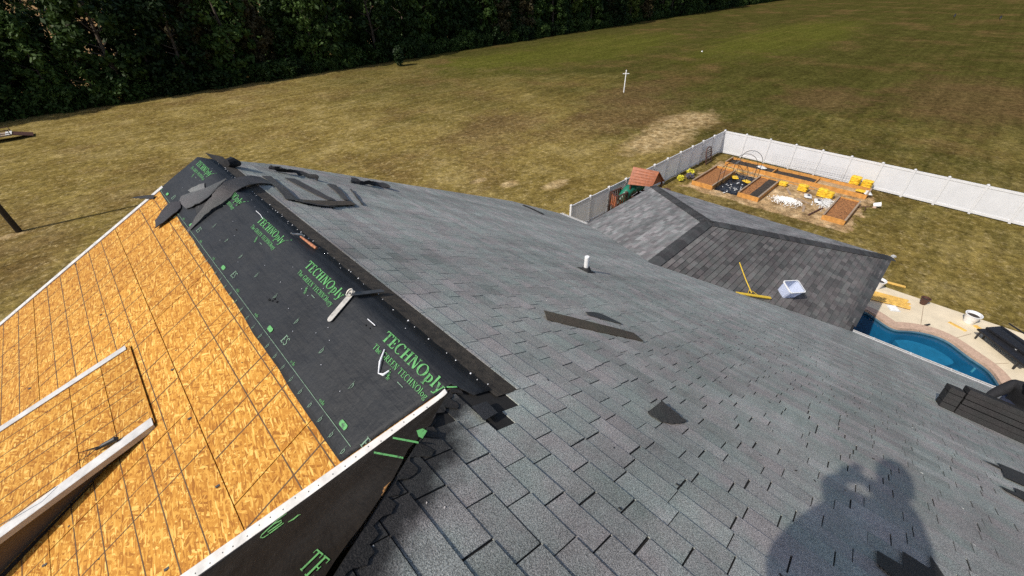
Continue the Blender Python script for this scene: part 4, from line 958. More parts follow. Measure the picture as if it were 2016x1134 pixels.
# black fastener cartridge with wires on the dormer drip edge
pc = PD(-0.93, 3.40, 0.03); t = thing('fastener_strip', 'black plastic piece with loose wires on the dormer drip edge', 'scrap', pc)
k = MB(); k.tube([PD(-1.03, 3.42, .03), PD(-0.98, 3.405, .035), PD(-0.90, 3.38, .035), PD(-0.885, 3.375, .03)], [.008, .016, .018, .010], 8); k.build('body', 'black', t)
k = MB()
for i in range(5): k.tube([PD(-0.94, 3.39, .03), PD(-1.03 - .02 * i, 3.40 + .012 * i, .05 + .006 * i), PD(-1.09 - .02 * i, 3.43 - .02 * (i % 3), .015)], .0018, 4)
k.build('wire', 'black', t)
k = MB(); k.tube([PD(-1.30, 3.36, .02), PD(-1.42, 3.33, .05), PD(-1.55, 3.36, .02), PD(-1.8, 3.42, .02)], .003, 5); tag(k.build('loose_wire', 'black', loc=PD(-1.4, 3.36)), 'thin dark wire trailing over the white dormer edge', 'wire')

# yellow push broom on the wing
t = thing('push_broom', 'yellow push broom lying on the dark wing slope', 'broom', F3(1482, 578, .03))
f3 = lambda x, y, h: hit(x, y, N3, ZR - S3 * YR + h * N3.length)
k = MB(); k.tube([f3(1456, 517, .12), f3(1468, 550, .09), f3(1480, 577, .07)], .016, 8); k.build('handle', 'yellow_tool', t)
k = MB(); k.beam(f3(1449, 577, .05), f3(1517, 587, .05), 0.075, 0.05, U3); k.build('head', 'yellow_tool', t)
k = MB(); k.beam(f3(1450, 579, .02), f3(1516, 589, .02), 0.055, 0.04, U3); k.build('bristles', 'black', t)
k = MB(); k.tube([f3(1476, 569, .08), f3(1472, 579, .06)], .008, 6); k.tube([f3(1481, 573, .08), f3(1495, 583, .06)], .008, 6); k.build('brace', 'yellow_tool', t)
# translucent tub
tc = F3(1546, 578, 0.0); t = thing('plastic_tub', 'translucent pale blue plastic tub on the dark wing slope', 'tub', tc)
u_ = Vector((0.85, -0.52, 0)); v_ = Vector((0.52, 0.85, 0)); 
prj = lambda d: (d - U3 * d.dot(U3)).normalized()
u_, v_ = prj(u_), prj(v_)
k = MB(); h_ = 0.36
def rr_(s, z): return [tc + u_ * (a * s * 0.29) + v_ * (b * s * 0.21) + U3 * z for a, b in ((-1, -.8), (-.85, -1), (.85, -1), (1, -.8), (1, .8), (.85, 1), (-.85, 1), (-1, .8))]
lo, hi, li = rr_(0.82, 0.02), rr_(1, h_), rr_(0.8, 0.035)
hi2 = rr_(0.97, h_)
k.add(lo + hi + hi2 + li, [tuple(range(7, -1, -1))] + [(i, (i + 1) % 8, 8 + (i + 1) % 8, 8 + i) for i in range(8)] + [(8 + i, 8 + (i + 1) % 8, 16 + (i + 1) % 8, 16 + i) for i in range(8)] + [(16 + i, 16 + (i + 1) % 8, 24 + (i + 1) % 8, 24 + i) for i in range(8)] + [tuple(range(24, 32))]); k.build('body', 'tub', t)
k = MB(); o1, o2 = rr_(1.10, h_ - .01), rr_(1.10, h_ + .015); i2 = rr_(0.98, h_ + .015)
k.add(o1 + o2 + i2, [(i, (i + 1) % 8, 8 + (i + 1) % 8, 8 + i) for i in range(8)] + [(8 + i, 8 + (i + 1) % 8, 16 + (i + 1) % 8, 16 + i) for i in range(8)]); k.build('rim', 'white', t)

# bundles of new shingles stacked near the eave
bun = MB()
bx0 = 7.35
for cI, (ya, yb, ht) in enumerate(((-1.60, -1.78, 5), (-1.78, -2.72, 5), (-2.73, -3.7, 5))):
    for i in range(ht):
        if cI == 0 and i == ht - 1: continue
        p = PA(bx0 + 0.19, (ya + yb) / 2, 0.04 + 0.082 * i + 0.012); jx, jy = random.uniform(-.012, .012), random.uniform(-.012, .012)
        k = MB(); k.box(p + Vector((jx, jy, 0)), Vector((1, 0, -SA)).normalized() * 0.20, (0, abs(yb - ya) / 2 - 0.006, 0), UA * 0.0395, (0.022, 0.021, 0.021))
        o = k.build('shingle_bundle', 'shingle_loose', loc=p, bevel=0.006)
        tag(o, ('short dark shingle bundle at the left end of the stack near the gutter', 'dark shingle bundle in the middle of the stack near the gutter', 'dark shingle bundle in the stack near the gutter, beside the worker')[cI], 'shingle bundle', 'shingle bundles stacked near the eave')

# ------------------------------------------------------------------ people
def figure(name, joints, bones, radii, m, parent, root):
    me = bpy.data.meshes.new(name); org = world_loc(parent)
    names = list(joints); me.from_pydata([tuple(Vector(joints[j]) - org) for j in names], [(names.index(a), names.index(b)) for a, b in bones], [])
    o = bpy.data.objects.new(name, me); C.objects.link(o); o.parent = parent
    sk = o.modifiers.new('skin', 'SKIN'); sk.use_smooth_shade = True
    for i, j in enumerate(names):
        r_ = radii[j]; r_ = r_ if isinstance(r_, tuple) else (r_, r_)
        me.skin_vertices[0].data[i].radius = r_; me.skin_vertices[0].data[i].use_root = (j == root)
    ss = o.modifiers.new('sub', 'SUBSURF'); ss.levels = 2; ss.render_levels = 2
    me.materials.append(M[m]); return o
def head(c, face, t, size=0.105):
    face = Vector(face).normalized(); up_ = Vector((0, 0, 1)); sd = face.cross(up_).normalized(); up_ = sd.cross(face)
    k = MB(); vs = []; nu, nv = 20, 14
    for j in range(nv + 1):
        th = math.pi * j / nv
        for i in range(nu):
            ph = 2 * math.pi * i / nu; x, y, z = math.sin(th) * math.cos(ph), math.sin(th) * math.sin(ph), math.cos(th)
            jaw = 1 - 0.22 * max(0, -z); f_ = y * size * 1.0 * (jaw if y < 0 else 1)
            if y > 0.9 and -0.25 < z < 0.15: f_ += 0.022 * (0.15 - z) / 0.4
            vs.append(c + sd * (x * size * 0.76 * jaw) + face * f_ + up_ * (z * size * 1.18))
    k.add(vs, [(j * nu + i, j * nu + (i + 1) % nu, (j + 1) * nu + (i + 1) % nu, (j + 1) * nu + i) for j in range(nv) for i in range(nu)])
    for s_ in (-1, 1): k.lathe(c + sd * (s_ * size * 0.74), [(0, .012), (.022, .008), (.03, 0), (.02, -.01)], 10, sd * s_)
    k.build('head', 'skin', t, smooth=True)
    k = MB(); vs = []
    for j in range(8):
        th = math.pi * 0.62 * j / 7
        for i in range(nu):
            ph = 2 * math.pi * i / nu; lim = 0.62 if math.sin(ph) > 0.2 else 1.0; tt = th * lim
            x, y, z = math.sin(tt) * math.cos(ph), math.sin(tt) * math.sin(ph), math.cos(tt)
            vs.append(c + sd * (x * size * 0.83) + face * (y * size * 1.08) + up_ * (z * size * 1.25))
    k.add(vs, [(j * nu + i, j * nu + (i + 1) % nu, (j + 1) * nu + (i + 1) % nu, (j + 1) * nu + i) for j in range(7) for i in range(nu)]); k.build('hair', 'hair', t, smooth=True)
    k = MB()
    for s_ in (-1, 1): k.lathe(c + sd * (s_ * size * 0.33) + face * size * 0.90 + up_ * size * 0.05, [(0, .008), (.009, .006), (.012, 0)], 8, face)
    k.build('eye', 'hair', t); k = MB(); k.box(c + face * size * 0.86 - up_ * size * 0.62, sd * .024, face * .004, up_ * .004); k.build('mouth', 'handle', t)
def fingers(t, wrist, palm_dir, finger_dir, side, m, curl=0.5):
    pd, fd = Vector(palm_dir).normalized(), Vector(finger_dir).normalized(); sv = fd.cross(pd).normalized() * side
    k = MB(); k.box(wrist + fd * .045, fd * .045, sv * .038, pd * .013)
    for i, (ln, of) in enumerate(((.07, -.030), (.08, -.010), (.074, .010), (.058, .029))):
        b0 = wrist + fd * .088 + sv * of; b1 = b0 + (fd * .75 + pd * curl * .6).normalized() * ln * .45; b2 = b1 + (fd * .35 + pd * curl * 1.6).normalized() * ln * .35; b3 = b2 + (pd * curl * 1.6 - fd * .1).normalized() * ln * .25
        k.tube([b0, b1, b2, b3], [.0095, .009, .008, .006], 7)
    b0 = wrist + fd * .03 - sv * .036; k.tube([b0, b0 - sv * .022 + fd * .025 + pd * .01, b0 - sv * .018 + fd * .055 + pd * .02], [.012, .010, .007], 7)
    return k.build('hand', m, t, smooth=True)
# the photographer, standing behind the lens (its shadow falls into the picture)
z_ = lambda x: -KA - SA * x
t = thing('person', 'person in grey clothes holding up a phone, whose shadow falls on the shingles', 'person', (-0.12, -0.45, z_(-0.12)))
J = dict(pel=(-.12, -.21, -.70), wst=(-.12, -.21, -.45), chs=(-.12, -.20, -.18), nck=(-.10, -.22, .07), top=(-.10, -.22, .16),
    fl=(-.12, -.06, -.22), ml=(-.12, -.05, -.45), gl=(-.12, -.05, -.68), fr=(-.12, -.42, -.14), mr=(-.12, -.43, -.45), gr=(-.12, -.42, -.70),
    hl=(-.14, -.10, -.76), kl=(-.10, -.06, -1.05), al=(-.18, -.10, z_(-.18) + .09), tl=(-.03, -.08, z_(-.03) + .045),
    hr=(-.14, -.34, -.76), kr=(-.10, -.36, -1.05), ar=(-.18, -.40, z_(-.18) + .09), tr=(-.03, -.42, z_(-.03) + .045),
    sl=(-.12, -.03, -.08), el=(-.14, .08, -.02), wl=(-.06, -.01, .03), sr=(-.12, -.42, -.02), er=(-.06, -.32, .08), wr=(-.05, -.08, .075))
BN = [('pel', 'wst'), ('wst', 'chs'), ('chs', 'nck'), ('nck', 'top'), ('pel', 'hl'), ('hl', 'kl'), ('kl', 'al'), ('al', 'tl'), ('pel', 'hr'), ('hr', 'kr'), ('kr', 'ar'), ('ar', 'tr'), ('chs', 'sl'), ('sl', 'el'), ('el', 'wl'), ('chs', 'sr'), ('sr', 'er'), ('er', 'wr')]
BP = BN + [('chs', 'fl'), ('fl', 'ml'), ('ml', 'gl'), ('chs', 'fr'), ('fr', 'mr'), ('mr', 'gr')]
RD = dict(pel=(.15, .13), wst=(.15, .13), chs=(.16, .13), nck=.065, top=.06, hl=.11, kl=.075, al=.05, tl=.04, hr=.11, kr=.075, ar=.05, tr=.04, sl=.10, el=.06, wl=.045, sr=.10, er=.065, wr=.045, fl=.12, ml=.13, gl=.14, fr=.12, mr=.13, gr=.14)
figure('body', J, BP, RD, 'grey_shirt', t, 'pel')
head(Vector((-.10, -.215, .30)), (.75, .35, -.5), t, .145)
fingers(t, Vector(J['wl']), (.7, -.7, .1), (.15, .1, 1), 1, 'skin', 0.4); fingers(t, Vector(J['wr']), (.4, .2, -.6), (.1, .9, -.1), -1, 'skin', 0.4)
k = MB(); pc = -CF * 0.022; k.box(pc, CX * 0.078, CU * 0.037, CF * 0.004); tag(k.build('phone', 'black', loc=pc, bevel=0.004), 'black phone held up by the photographer', 'phone')
# the worker crouching behind the bundles
wx, wy = 8.12, -2.36
t = thing('person', 'crouching roofer in black shirt and navy jeans behind the shingle bundles', 'person', (wx, wy, z_(wx)))
def W(x, y, z): return (wx + x, wy + y, z_(wx) + z)
J = dict(pel=W(.12, -.12, .34), wst=W(.08, -.10, .52), chs=W(-.06, -.04, .74), nck=W(-.16, 0, .90), top=W(-.20, .02, .97),
    hl=W(.06, .02, .34), kl=W(-.30, .16, .55), al=W(-.10, .20, .16), tl=W(-.28, .22, .19), hr=W(.14, -.24, .33), kr=W(-.26, -.32, .52), ar=W(-.06, -.30, .12), tr=W(-.24, -.32, .17),
    sl=W(-.04, .16, .80), el=W(-.20, .30, .58), wl=W(-.42, .30, .46), sr=W(-.06, -.26, .80), er=W(-.24, -.36, .6), wr=W(-.46, -.2, .5))
lower_b = [('pel', 'wst'), ('pel', 'hl'), ('hl', 'kl'), ('kl', 'al'), ('al', 'tl'), ('pel', 'hr'), ('hr', 'kr'), ('kr', 'ar'), ('ar', 'tr')]
figure('body', J, BN, dict(RD, pel=(.16, .13), kl=.085, kr=.085, hl=.11, hr=.11), 'shirt', t, 'pel')
figure('trousers', {a: J[a] for a in ('pel', 'hl', 'kl', 'al', 'hr', 'kr', 'ar')}, [('pel', 'hl'), ('hl', 'kl'), ('kl', 'al'), ('pel', 'hr'), ('hr', 'kr'), ('kr', 'ar')], dict(pel=(.17, .14), hl=.122, kl=.096, al=.066, hr=.122, kr=.096, ar=.066), 'jeans', t, 'pel')
head(Vector(W(-.26, .05, 1.06)), (-.7, .3, -.5), t)
fingers(t, Vector(J['wl']), (0, 0, -1), (-1, .1, -.2), 1, 'glove', 0.6); fingers(t, Vector(J['wr']), (0, 0, -1), (-1, .1, -.2), -1, 'glove', 0.6)
k = MB(); k.tube([Vector(W(.14, .06, .70)), Vector(W(.17, -.08, .74)), Vector(W(.12, -.24, .70))], .012, 6); k.build('safety_trim', 'hivis', t)

# ------------------------------------------------------------------ garden fence
def fence(pts, label, group=None):
    t = thing('vinyl_fence', label, 'fence', pts[0]); H = 1.83
    for i, p in enumerate(pts):
        k = MB(); k.bx(p.x - .06, p.x + .06, p.y - .06, p.y + .06, ZG - .2, ZG + H + .03); po = k.build('post', 'white_vinyl', t)
        k = MB(); z = ZG + H + .03; k.add([(p.x - .075, p.y - .075, z), (p.x + .075, p.y - .075, z), (p.x + .075, p.y + .075, z), (p.x - .075, p.y + .075, z), (p.x, p.y, z + .06)], [(0, 1, 4), (1, 2, 4), (2, 3, 4), (3, 0, 4), (3, 2, 1, 0)]); k.bx(p.x - .075, p.x + .075, p.y - .075, p.y + .075, z - .03, z - .001); k.build('post_cap', 'white_vinyl', po)
    for p, q in zip(pts[:-1], pts[1:]):
        d = (q - p).normalized(); a, b = p + d * .055, q - d * .055; L = (b - a).length; nb = 11
        k = MB(); vs = [a + Vector((0, 0, .13)), b + Vector((0, 0, .13)), b + Vector((0, 0, 1.73)), a + Vector((0, 0, 1.73))]; k.add(vs, [(0, 1, 2, 3)]); k.build('fence_panel', 'white_vinyl', t)
        for z, hh in ((1.74, .14), (.14, .15)):
            k = MB(); k.beam(a + Vector((0, 0, z)), b + Vector((0, 0, z)), .05, hh); k.build('rail', 'white_vinyl', t)
lx = [17.6, 19.37, 21.2, 23.0, 24.68, 26.35, 28.05, 29.83, 31.58, 33.25, 35.05, 36.88]
fence([Vector((x, 13.5 - (x - 19) * 0.0255, ZG)) for x in lx], 'white vinyl fence run behind the play set, in its own shade')
ly = [13.04, 11.32, 9.50, 7.66, 5.88, 4.10, 2.31, 0.60, -1.08, -2.82, -4.6, -6.4, -8.2, -10.0]
fence([Vector((36.9 - max(0, 11 - y) * 0.055, y, ZG)) for y in ly[0:1]] + [Vector((36.9 - max(0, 11 - y) * 0.055, y, ZG)) for y in ly[1:]], 'bright white vinyl fence run behind the raised beds, facing the sun')

# ------------------------------------------------------------------ raised beds
def bed(x0, x1, y0, y1, label, fill, divs=(), hgt=0.30, bw=0.05):
    t = thing('raised_bed', label, 'raised bed', ((x0 + x1) / 2, (y0 + y1) / 2, ZG))
    for xa, xb, ya, yb in ((x0, x1, y0, y0 + bw), (x0, x1, y1 - bw, y1), (x0, x0 + bw, y0 + bw, y1 - bw), (x1 - bw, x1, y0 + bw, y1 - bw)):
        k = MB(); k.bx(xa, xb, ya, yb, ZG, ZG + hgt + random.uniform(-.01, .01)); k.build('board', 'cedar', t)
    for xa, xb, ya, yb in ((x0, x1, y0 - .02, y0 + bw + .03), (x0, x1, y1 - bw - .03, y1 + .02)):
        k = MB(); k.bx(xa, xb, ya, yb, ZG + hgt + .012, ZG + hgt + .035); k.build('top_rail', 'cedar_grey', t)
    for y in divs:
        k = MB(); k.bx(x0 + bw, x1 - bw, y - .03, y + .03, ZG, ZG + hgt - .02); k.build('divider', 'cedar', t)
    for m, (ya, yb, z) in fill:
        k = MB(); nx, ny = 14, max(6, int((yb - ya) / .25)); rg = random.Random(int(ya * 31)); vs = []
        for i in range(nx + 1):
            for j in range(ny + 1): vs.append((x0 + bw + (x1 - x0 - 2 * bw) * i / nx, ya + (yb - ya) * j / ny, ZG + z + rg.uniform(-.025, .025)))
        k.add(vs, [(i * (ny + 1) + j, (i + 1) * (ny + 1) + j, (i + 1) * (ny + 1) + j + 1, i * (ny + 1) + j + 1) for i in range(nx) for j in range(ny)]); k.build('soil', m, t, smooth=True)
    return t
bed(29.15, 33.1, 10.15, 11.65, 'raised bed of brown mulch left of the black sheeting', [('mulch', (10.2, 11.6, .17))])
bed(29.3, 33.2, 7.1, 8.45, 'raised bed half brown mulch and half black soil, right of the black sheeting', [('mulch', (7.78, 8.4, .2)), ('soil', (7.15, 7.80, .21))])
bed(34.35, 35.7, 2.15, 11.5, 'long raised bed with dividers along the sunny white fence', [('soil', (8.1, 11.45, .14)), ('soil', (5.3, 8.05, .10)), ('earth', (2.2, 5.2, .10))], (8.08, 5.25))
bed(29.4, 33.0, 2.2, 3.4, 'raised bed of orange-brown mulch nearest the lone white bucket', [('mulch', (2.25, 3.35, .22))])
k = MB(); vs = []; nx, ny = 26, 14; rg = random.Random(5)
for i in range(nx + 1):
    for j in range(ny + 1):
        edge = i in (0, nx) or j in (0, ny); vs.append((29.35 + 3.9 * i / nx + rg.uniform(-.05, .05), 8.52 + 1.55 * j / ny + rg.uniform(-.03, .03), ZG + .02 + (0 if edge else rg.uniform(0, .07))))
k.add(vs, [(i * (ny + 1) + j, (i + 1) * (ny + 1) + j, (i + 1) * (ny + 1) + j + 1, i * (ny + 1) + j + 1) for i in range(nx) for j in range(ny)]); tag(k.build('black_sheeting', 'tarp', loc=(31, 9.3, ZG)), 'crinkled black plastic sheeting on the ground between two raised beds', 'sheeting')
k = MB()
for i in range(26):
    x, y = rg.gauss(30.3, .6), rg.gauss(9.2, .35); k.box((x, y, ZG + .11), (rg.uniform(.02, .09), rg.uniform(-.03, .03), 0), (rg.uniform(-.03, .03), rg.uniform(.02, .05), 0), (0, 0, .008))
o = k.build('paper_litter', 'white_bag', kind='stuff'); o['label'] = 'pale scraps scattered over the black sheeting'
# arched trellis of dark hoops over the sheeting
t = thing('arch_trellis', 'tall arched trellis of thin black hoops over the black sheeting', 'trellis', (31.2, 9.3, ZG))
for x in (29.8, 30.6, 32.3, 33.2):
    pts = [(x, 10.1, ZG), (x, 10.1, ZG + 1.2)] + [(x, 9.35 + .75 * math.cos(R(a)), ZG + 1.2 + .72 * math.sin(R(a))) for a in range(15, 180, 15)] + [(x, 8.6, ZG + 1.2), (x, 8.6, ZG)]
    k = MB(); k.tube(pts, .018, 6); k.build('hoop', 'black', t)
for y, z in ((10.1, 1.0), (8.6, 1.0), (9.35, 1.92)):
    k = MB(); k.tube([(29.8, y, ZG + z), (33.2, y, ZG + z)], .008, 5); k.build('crossbar', 'wire', t)
# wire panel in front of the fence, throwing its grid on the boards
t = thing('wire_panel', 'low galvanised wire grid panel standing before the sunny fence', 'wire panel', (35.9, 6.2, ZG))
for i in range(34):
    y = 3.8 + i * .15; k = MB(); k.tube([(35.9, y, ZG), (35.9, y, ZG + 1.15)], .006, 4); k.build('vertical_wire', 'wire', t)
for i in range(7):
    z = .2 + i * .155; k = MB(); k.tube([(35.9, 3.8, ZG + z), (35.9, 8.75, ZG + z)], .006, 4); k.build('horizontal_wire', 'wire', t)

# ------------------------------------------------------------------ bags
def pillow(lx_, ly_, h):
    k = MB(); nx, ny = 8, 6; vs = []
    for s_ in (0, 1):
        for i in range(nx + 1):
            for j in range(ny + 1):
                u, v = i / nx * 2 - 1, j / ny * 2 - 1; f_ = (1 - u ** 6) ** .5 * (1 - v ** 6) ** .5 if abs(u) < 1 and abs(v) < 1 else 0
                vs.append((u * lx_ / 2 * (1 - .05 * v * v), v * ly_ / 2 * (1 - .04 * u * u), h / 2 + (h / 2 * f_ if s_ else -h / 2 * f_)))
    q = (nx + 1) * (ny + 1)
    fs = [(s_ * q + i * (ny + 1) + j, s_ * q + (i + 1) * (ny + 1) + j, s_ * q + (i + 1) * (ny + 1) + j + 1, s_ * q + i * (ny + 1) + j + 1) for s_ in (0, 1) for i in range(nx) for j in range(ny)]
    k.add(vs, fs); return k
ybag = pillow(.62, .42, .13).mesh('bag', M['yellow_bag'], smooth=True); wbag = pillow(.72, .46, .13).mesh('bag', M['white_bag'], smooth=True)
def bag(me, x, y, z, rz, label, group=None):
    o = bpy.data.objects.new('soil_bag', me); C.objects.link(o); o.location = (x, y, ZG + z); o.rotation_euler = (random.uniform(-.04, .04), random.uniform(-.04, .04), rz + random.uniform(-.12, .12))
    return tag(o, label, 'bag', group)
for cx, cy, nb, lab, rz in ((33.15, 6.85, 3, 'yellow bag in the small stack left of the row before the long bed', 1.5), (33.05, 5.55, 5, 'yellow bag in the middle stack of the row before the long bed', 1.5), (32.95, 4.35, 6, 'yellow bag in the right stack of the row before the long bed', 1.5), (32.95, 4.0, 5, 'yellow bag in the rightmost half of the right stack of the row', 1.6),
        (35.95, 3.25, 9, 'yellow bag in the tall stack against the sunny fence', 1.5), (35.9, 2.55, 8, 'yellow bag in the shorter stack against the sunny fence, over the bed end', 1.5)):
    for i in range(nb): bag(ybag, cx, cy, .015 + i * .085, rz, lab, 'stacked yellow bags')
bag(ybag, 32.1, 9.75, .08, .4, 'yellow bag lying on the left of the black sheeting'); bag(ybag, 31.9, 8.85, .08, 1.0, 'yellow bag lying on the right of the black sheeting')
bag(ybag, 34.9, 2.6, .22, 1.4, 'yellow bag lying inside the end of the long bed')
for (x, y, lab) in ((32.28, 4.97, 'pale printed bag lying nearer the white gravel heap'), (31.9, 4.25, 'pale printed bag lying nearer the lone mulch bed')):
    o = bag(wbag, x, y, .01, .35, lab)
    k = MB(); k.bx(-.16, .16, -.11, .05, .133, .136); pr = bpy.data.objects.new('printed_panel', k.mesh('printed_panel', M['bag_print'])); C.objects.link(pr); pr.parent = o
bag(wbag, 35.0, 9.0, .2, .9, 'pale bag lying in the dark soil of the long bed'); bag(wbag, 34.9, 2.25, .2, .5, 'pale grey bag in the end corner of the long bed')
rgb = random.Random(8)
for i, (x, y, a, L, z) in enumerate(((33.6, 8.9, 1.5, 2.2, .03), (33.7, 7.6, 1.62, 1.6, .03), (32.4, 6.2, .5, 1.2, .02), (33.9, 6.0, 1.55, 2.0, .03), (33.8, 10.4, 1.45, 1.7, .03), (31.4, 5.0, 1.2, .9, .02), (36.2, 10.2, 1.56, 2.4, .03), (36.25, 7.2, 1.58, 2.0, .03), (30.2, 4.6, .2, 1.0, .02))):
    d = Vector((math.cos(a), math.sin(a), 0)); c_ = Vector((x, y, ZG + z)); k = MB(); k.beam(c_ - d * L / 2, c_ + d * L / 2, .14, .04)
    tag(k.build('loose_board', ('cedar', 'lumber', 'cedar_grey')[i % 3], loc=c_), 'loose board lying on the garden earth among the raised beds', 'board', 'loose boards in the garden')
# gravel heap
k = MB(); rg = random.Random(11)
for i in range(1500):
    a, r_ = rg.uniform(0, 6.283), abs(rg.gauss(0, .42)); x, y = 30.6 + math.cos(a) * r_ * .85, 5.75 + math.sin(a) * r_ * 1.1
    if r_ > 1.05: continue
    z = ZG + max(0, .24 * (1 - r_ / .95)); s_ = rg.uniform(.018, .05); c = Vector((x, y, z + s_ * .4))
    q = [Vector((rg.uniform(-1, 1), rg.uniform(-1, 1), rg.uniform(-1, 1))).normalized() * s_ for _ in range(2)]
    k.add([c + Vector((s_, 0, 0)), c + Vector((-s_, 0, 0)) + q[0] * .4, c + Vector((0, s_, 0)), c + Vector((0, -s_, 0)) + q[1] * .4, c + Vector((0, 0, s_)), c - Vector((0, 0, s_))], [(0, 2, 4), (2, 1, 4), (1, 3, 4), (3, 0, 4), (2, 0, 5), (1, 2, 5), (3, 1, 5), (0, 3, 5)])
o = k.build('gravel_heap', 'gravel', kind='stuff'); o['label'] = 'low heap of white gravel on the garden earth'
k = MB()
for i in range(420):
    a, r_ = rg.uniform(0, 6.283), abs(rg.gauss(0, .6)); x, y = 32.0 + math.cos(a) * r_ * 1.0, 3.75 + math.sin(a) * r_ * .45; s_ = rg.uniform(.02, .06)
    k.box((x, y, ZG + rg.uniform(.01, .06)), (s_, rg.uniform(-.02, .02), rg.uniform(-.02, .02)), (rg.uniform(-.02, .02), s_ * .6, rg.uniform(-.02, .02)), (0, 0, .02))
o = k.build('rubble', 'white_bag', kind='stuff'); o['label'] = 'grey rubble and torn plastic beside the mulch bed'
k = MB(); k.tube([(29.4, 4.1, ZG + .05), (30.6, 3.85, ZG + .06), (31.0, 3.76, ZG + .06)], .05, 8); tag(k.build('pipe_offcut', 'play_dark', loc=(30, 3.95, ZG)), 'dark pipe lying on the earth beside the mulch bed', 'pipe')
def bucket(c, r0, r1, h, ax, label, name='bucket', m='white', fill=None):
    ax = Vector(ax).normalized(); t = thing(name, label, 'bucket' if name == 'bucket' else 'pot', c)
    k = MB(); k.lathe(Vector(c), [(0, 0), (r0, 0), (r1, h), (r1 + .015, h), (r1 + .015, h + .02), (r1 - .012, h + .02), (r0 - .01, .02), (0, .02)], 22, ax); k.build('body', m, t, smooth=False)
    if fill:
        k = MB(); k.lathe(Vector(c) + ax * (h * .78), [(0, .01), (r1 * .9, 0)], 18, ax); k.build('soil', fill, t)
    return t
bucket(G(1717, 408) + Vector((0, 0, .15)), .13, .15, .36, (.25, -1, .35), 'white bucket tipped on its side on the lawn', 'bucket', 'white')
t = thing('garden_hoe', 'small rusty hand tool lying beside the tipped bucket', 'tool', (33.0, 1.9, ZG))
k = MB(); k.tube([(32.6, 2.15, ZG + .1), (33.1, 1.75, ZG + .08), (33.3, 1.5, ZG + .1)], .02, 6); k.tube([(33.0, 1.85, ZG + .09), (32.2, 1.75, ZG + .06)], .018, 6); k.build('handle', 'play_dark', t)
k = MB(); k.lathe((33.3, 1.45, ZG + .02), [(0, .12), (.10, .10), (.12, 0)], 10); k.build('head', 'coping', t)
# headboard-like slatted panel leaning on the shaded fence
t = thing('slatted_frame', 'dark slatted wooden frame with arched top leaning on the shaded fence', 'frame', (34.0, 12.75, ZG))
def lean(x, z): return Vector((33.5 + x, 12.62 + .28 * z / 1.25, ZG + z))
k = MB()
k.tube([lean(0, 0), lean(0, 1.0), lean(.12, 1.18), lean(.45, 1.25), lean(.78, 1.18), lean(.9, 1.0), lean(.9, 0)], .045, 6); k.build('frame', 'play_dark', t)
for i in range(7): k = MB(); k.beam(lean(.02, .1 + i * .15), lean(.88, .1 + i * .15), .03, .075); k.build('slat', 'play_dark' if i % 2 else 'cedar_grey', t)
# flowering shrub
def leafball(c, rx, rz_, nq, s0, m, name, parent, seed):
    rg = random.Random(seed); k = MB()
    for i in range(nq):
        d = Vector((rg.gauss(0, 1), rg.gauss(0, 1), rg.gauss(0, 1))).normalized() * rg.uniform(.45, 1)
        p = Vector(c) + Vector((d.x * rx, d.y * rx, d.z * rz_)); a = Vector((rg.gauss(0, 1), rg.gauss(0, 1), rg.gauss(0, 1))).normalized(); b = a.orthogonal().normalized(); s_ = s0 * rg.uniform(.6, 1.4)
        k.add([p - a * s_ - b * s_ * .4, p + a * s_ * .2 - b * s_ * .6, p + a * s_ + b * s_ * .3, p - a * s_ * .3 + b * s_ * .6], [(0, 1, 2, 3)])
    return k.build(name, m, parent)
for i, (x, y, r_, m, lab) in enumerate(((29.2, 12.55, .26, 'flower', 'yellow leafed shrub nearer the play set by the fence'), (30.6, 12.5, .30, 'flower', 'yellow leafed shrub further along the fence'), (29.9, 12.2, .32, 'purple', 'dusky purple shrub between the two yellow shrubs'))):
    t = thing('shrub', lab, 'shrub', (x, y, ZG)); leafball((x, y, ZG + r_ * .9), r_, r_ * .8, 150, .06, m, 'foliage', t, i + 3); k = MB(); k.tube([(x, y, ZG), (x, y, ZG + r_)], [.03, .01], 6); k.build('stem', 'bark', t)

# ------------------------------------------------------------------ play set
t = thing('play_house', 'brown wooden play house with steep plank roof beside the white fence', 'play house', (22.9, 11.9, ZG))
ra_, rb_ = G(1247, 328, 2.9), G(1298, 338, 2.9)
ea, eb = G(1236, 363, 2.0), G(1284, 368, 2.0)
ec = G(1309, 357, 2.0); ed = ec + (ra_ - rb_)
for (p0, p1, q0, q1) in ((ra_, rb_, ea, eb), (ra_, rb_, ed, ec)):
    for i in range(6):
        f0, f1 = i / 6 + .004, (i + 1) / 6 - .004; nn = (p1 - p0).cross(q0 - p0).normalized(); nn = nn if nn.z > 0 else -nn
        vs = [p0.lerp(q0, f0), p1.lerp(q1, f0), p1.lerp(q1, f1), p0.lerp(q0, f1)]; k = MB(); k.prism([v - nn * .02 for v in vs], [v + nn * (.004 * (i % 2)) for v in vs]); k.build('roof_plank', 'play_wood', t)
for (a, b, c) in ((rb_, eb, ec), (ra_, ea, ed)):
    k = MB(); off = (ra_ - rb_).normalized() * (.12 if a is rb_ else -.12); k.prism([a + off, b + off, c + off], [v + off + (ra_ - rb_).normalized() * .03 for v in (a, b, c)]); k.build('gable_board', 'play_wood', t)
cnr = [v.lerp((ea + eb + ec + ed) / 4, .16) for v in (ea, eb, ec, ed)]
for v in cnr: k = MB(); k.beam((v.x, v.y, ZG), (v.x, v.y, v.z), .09, .09, (0, 1, 0)); k.build('post', 'play_dark', t)
for a, b in zip(cnr, cnr[1:] + cnr[:1]):
    for z in (1.15, .95): k = MB(); k.beam((a.x, a.y, ZG + z), (b.x, b.y, ZG + z), .03, .12); k.build('rail', 'play_dark', t)
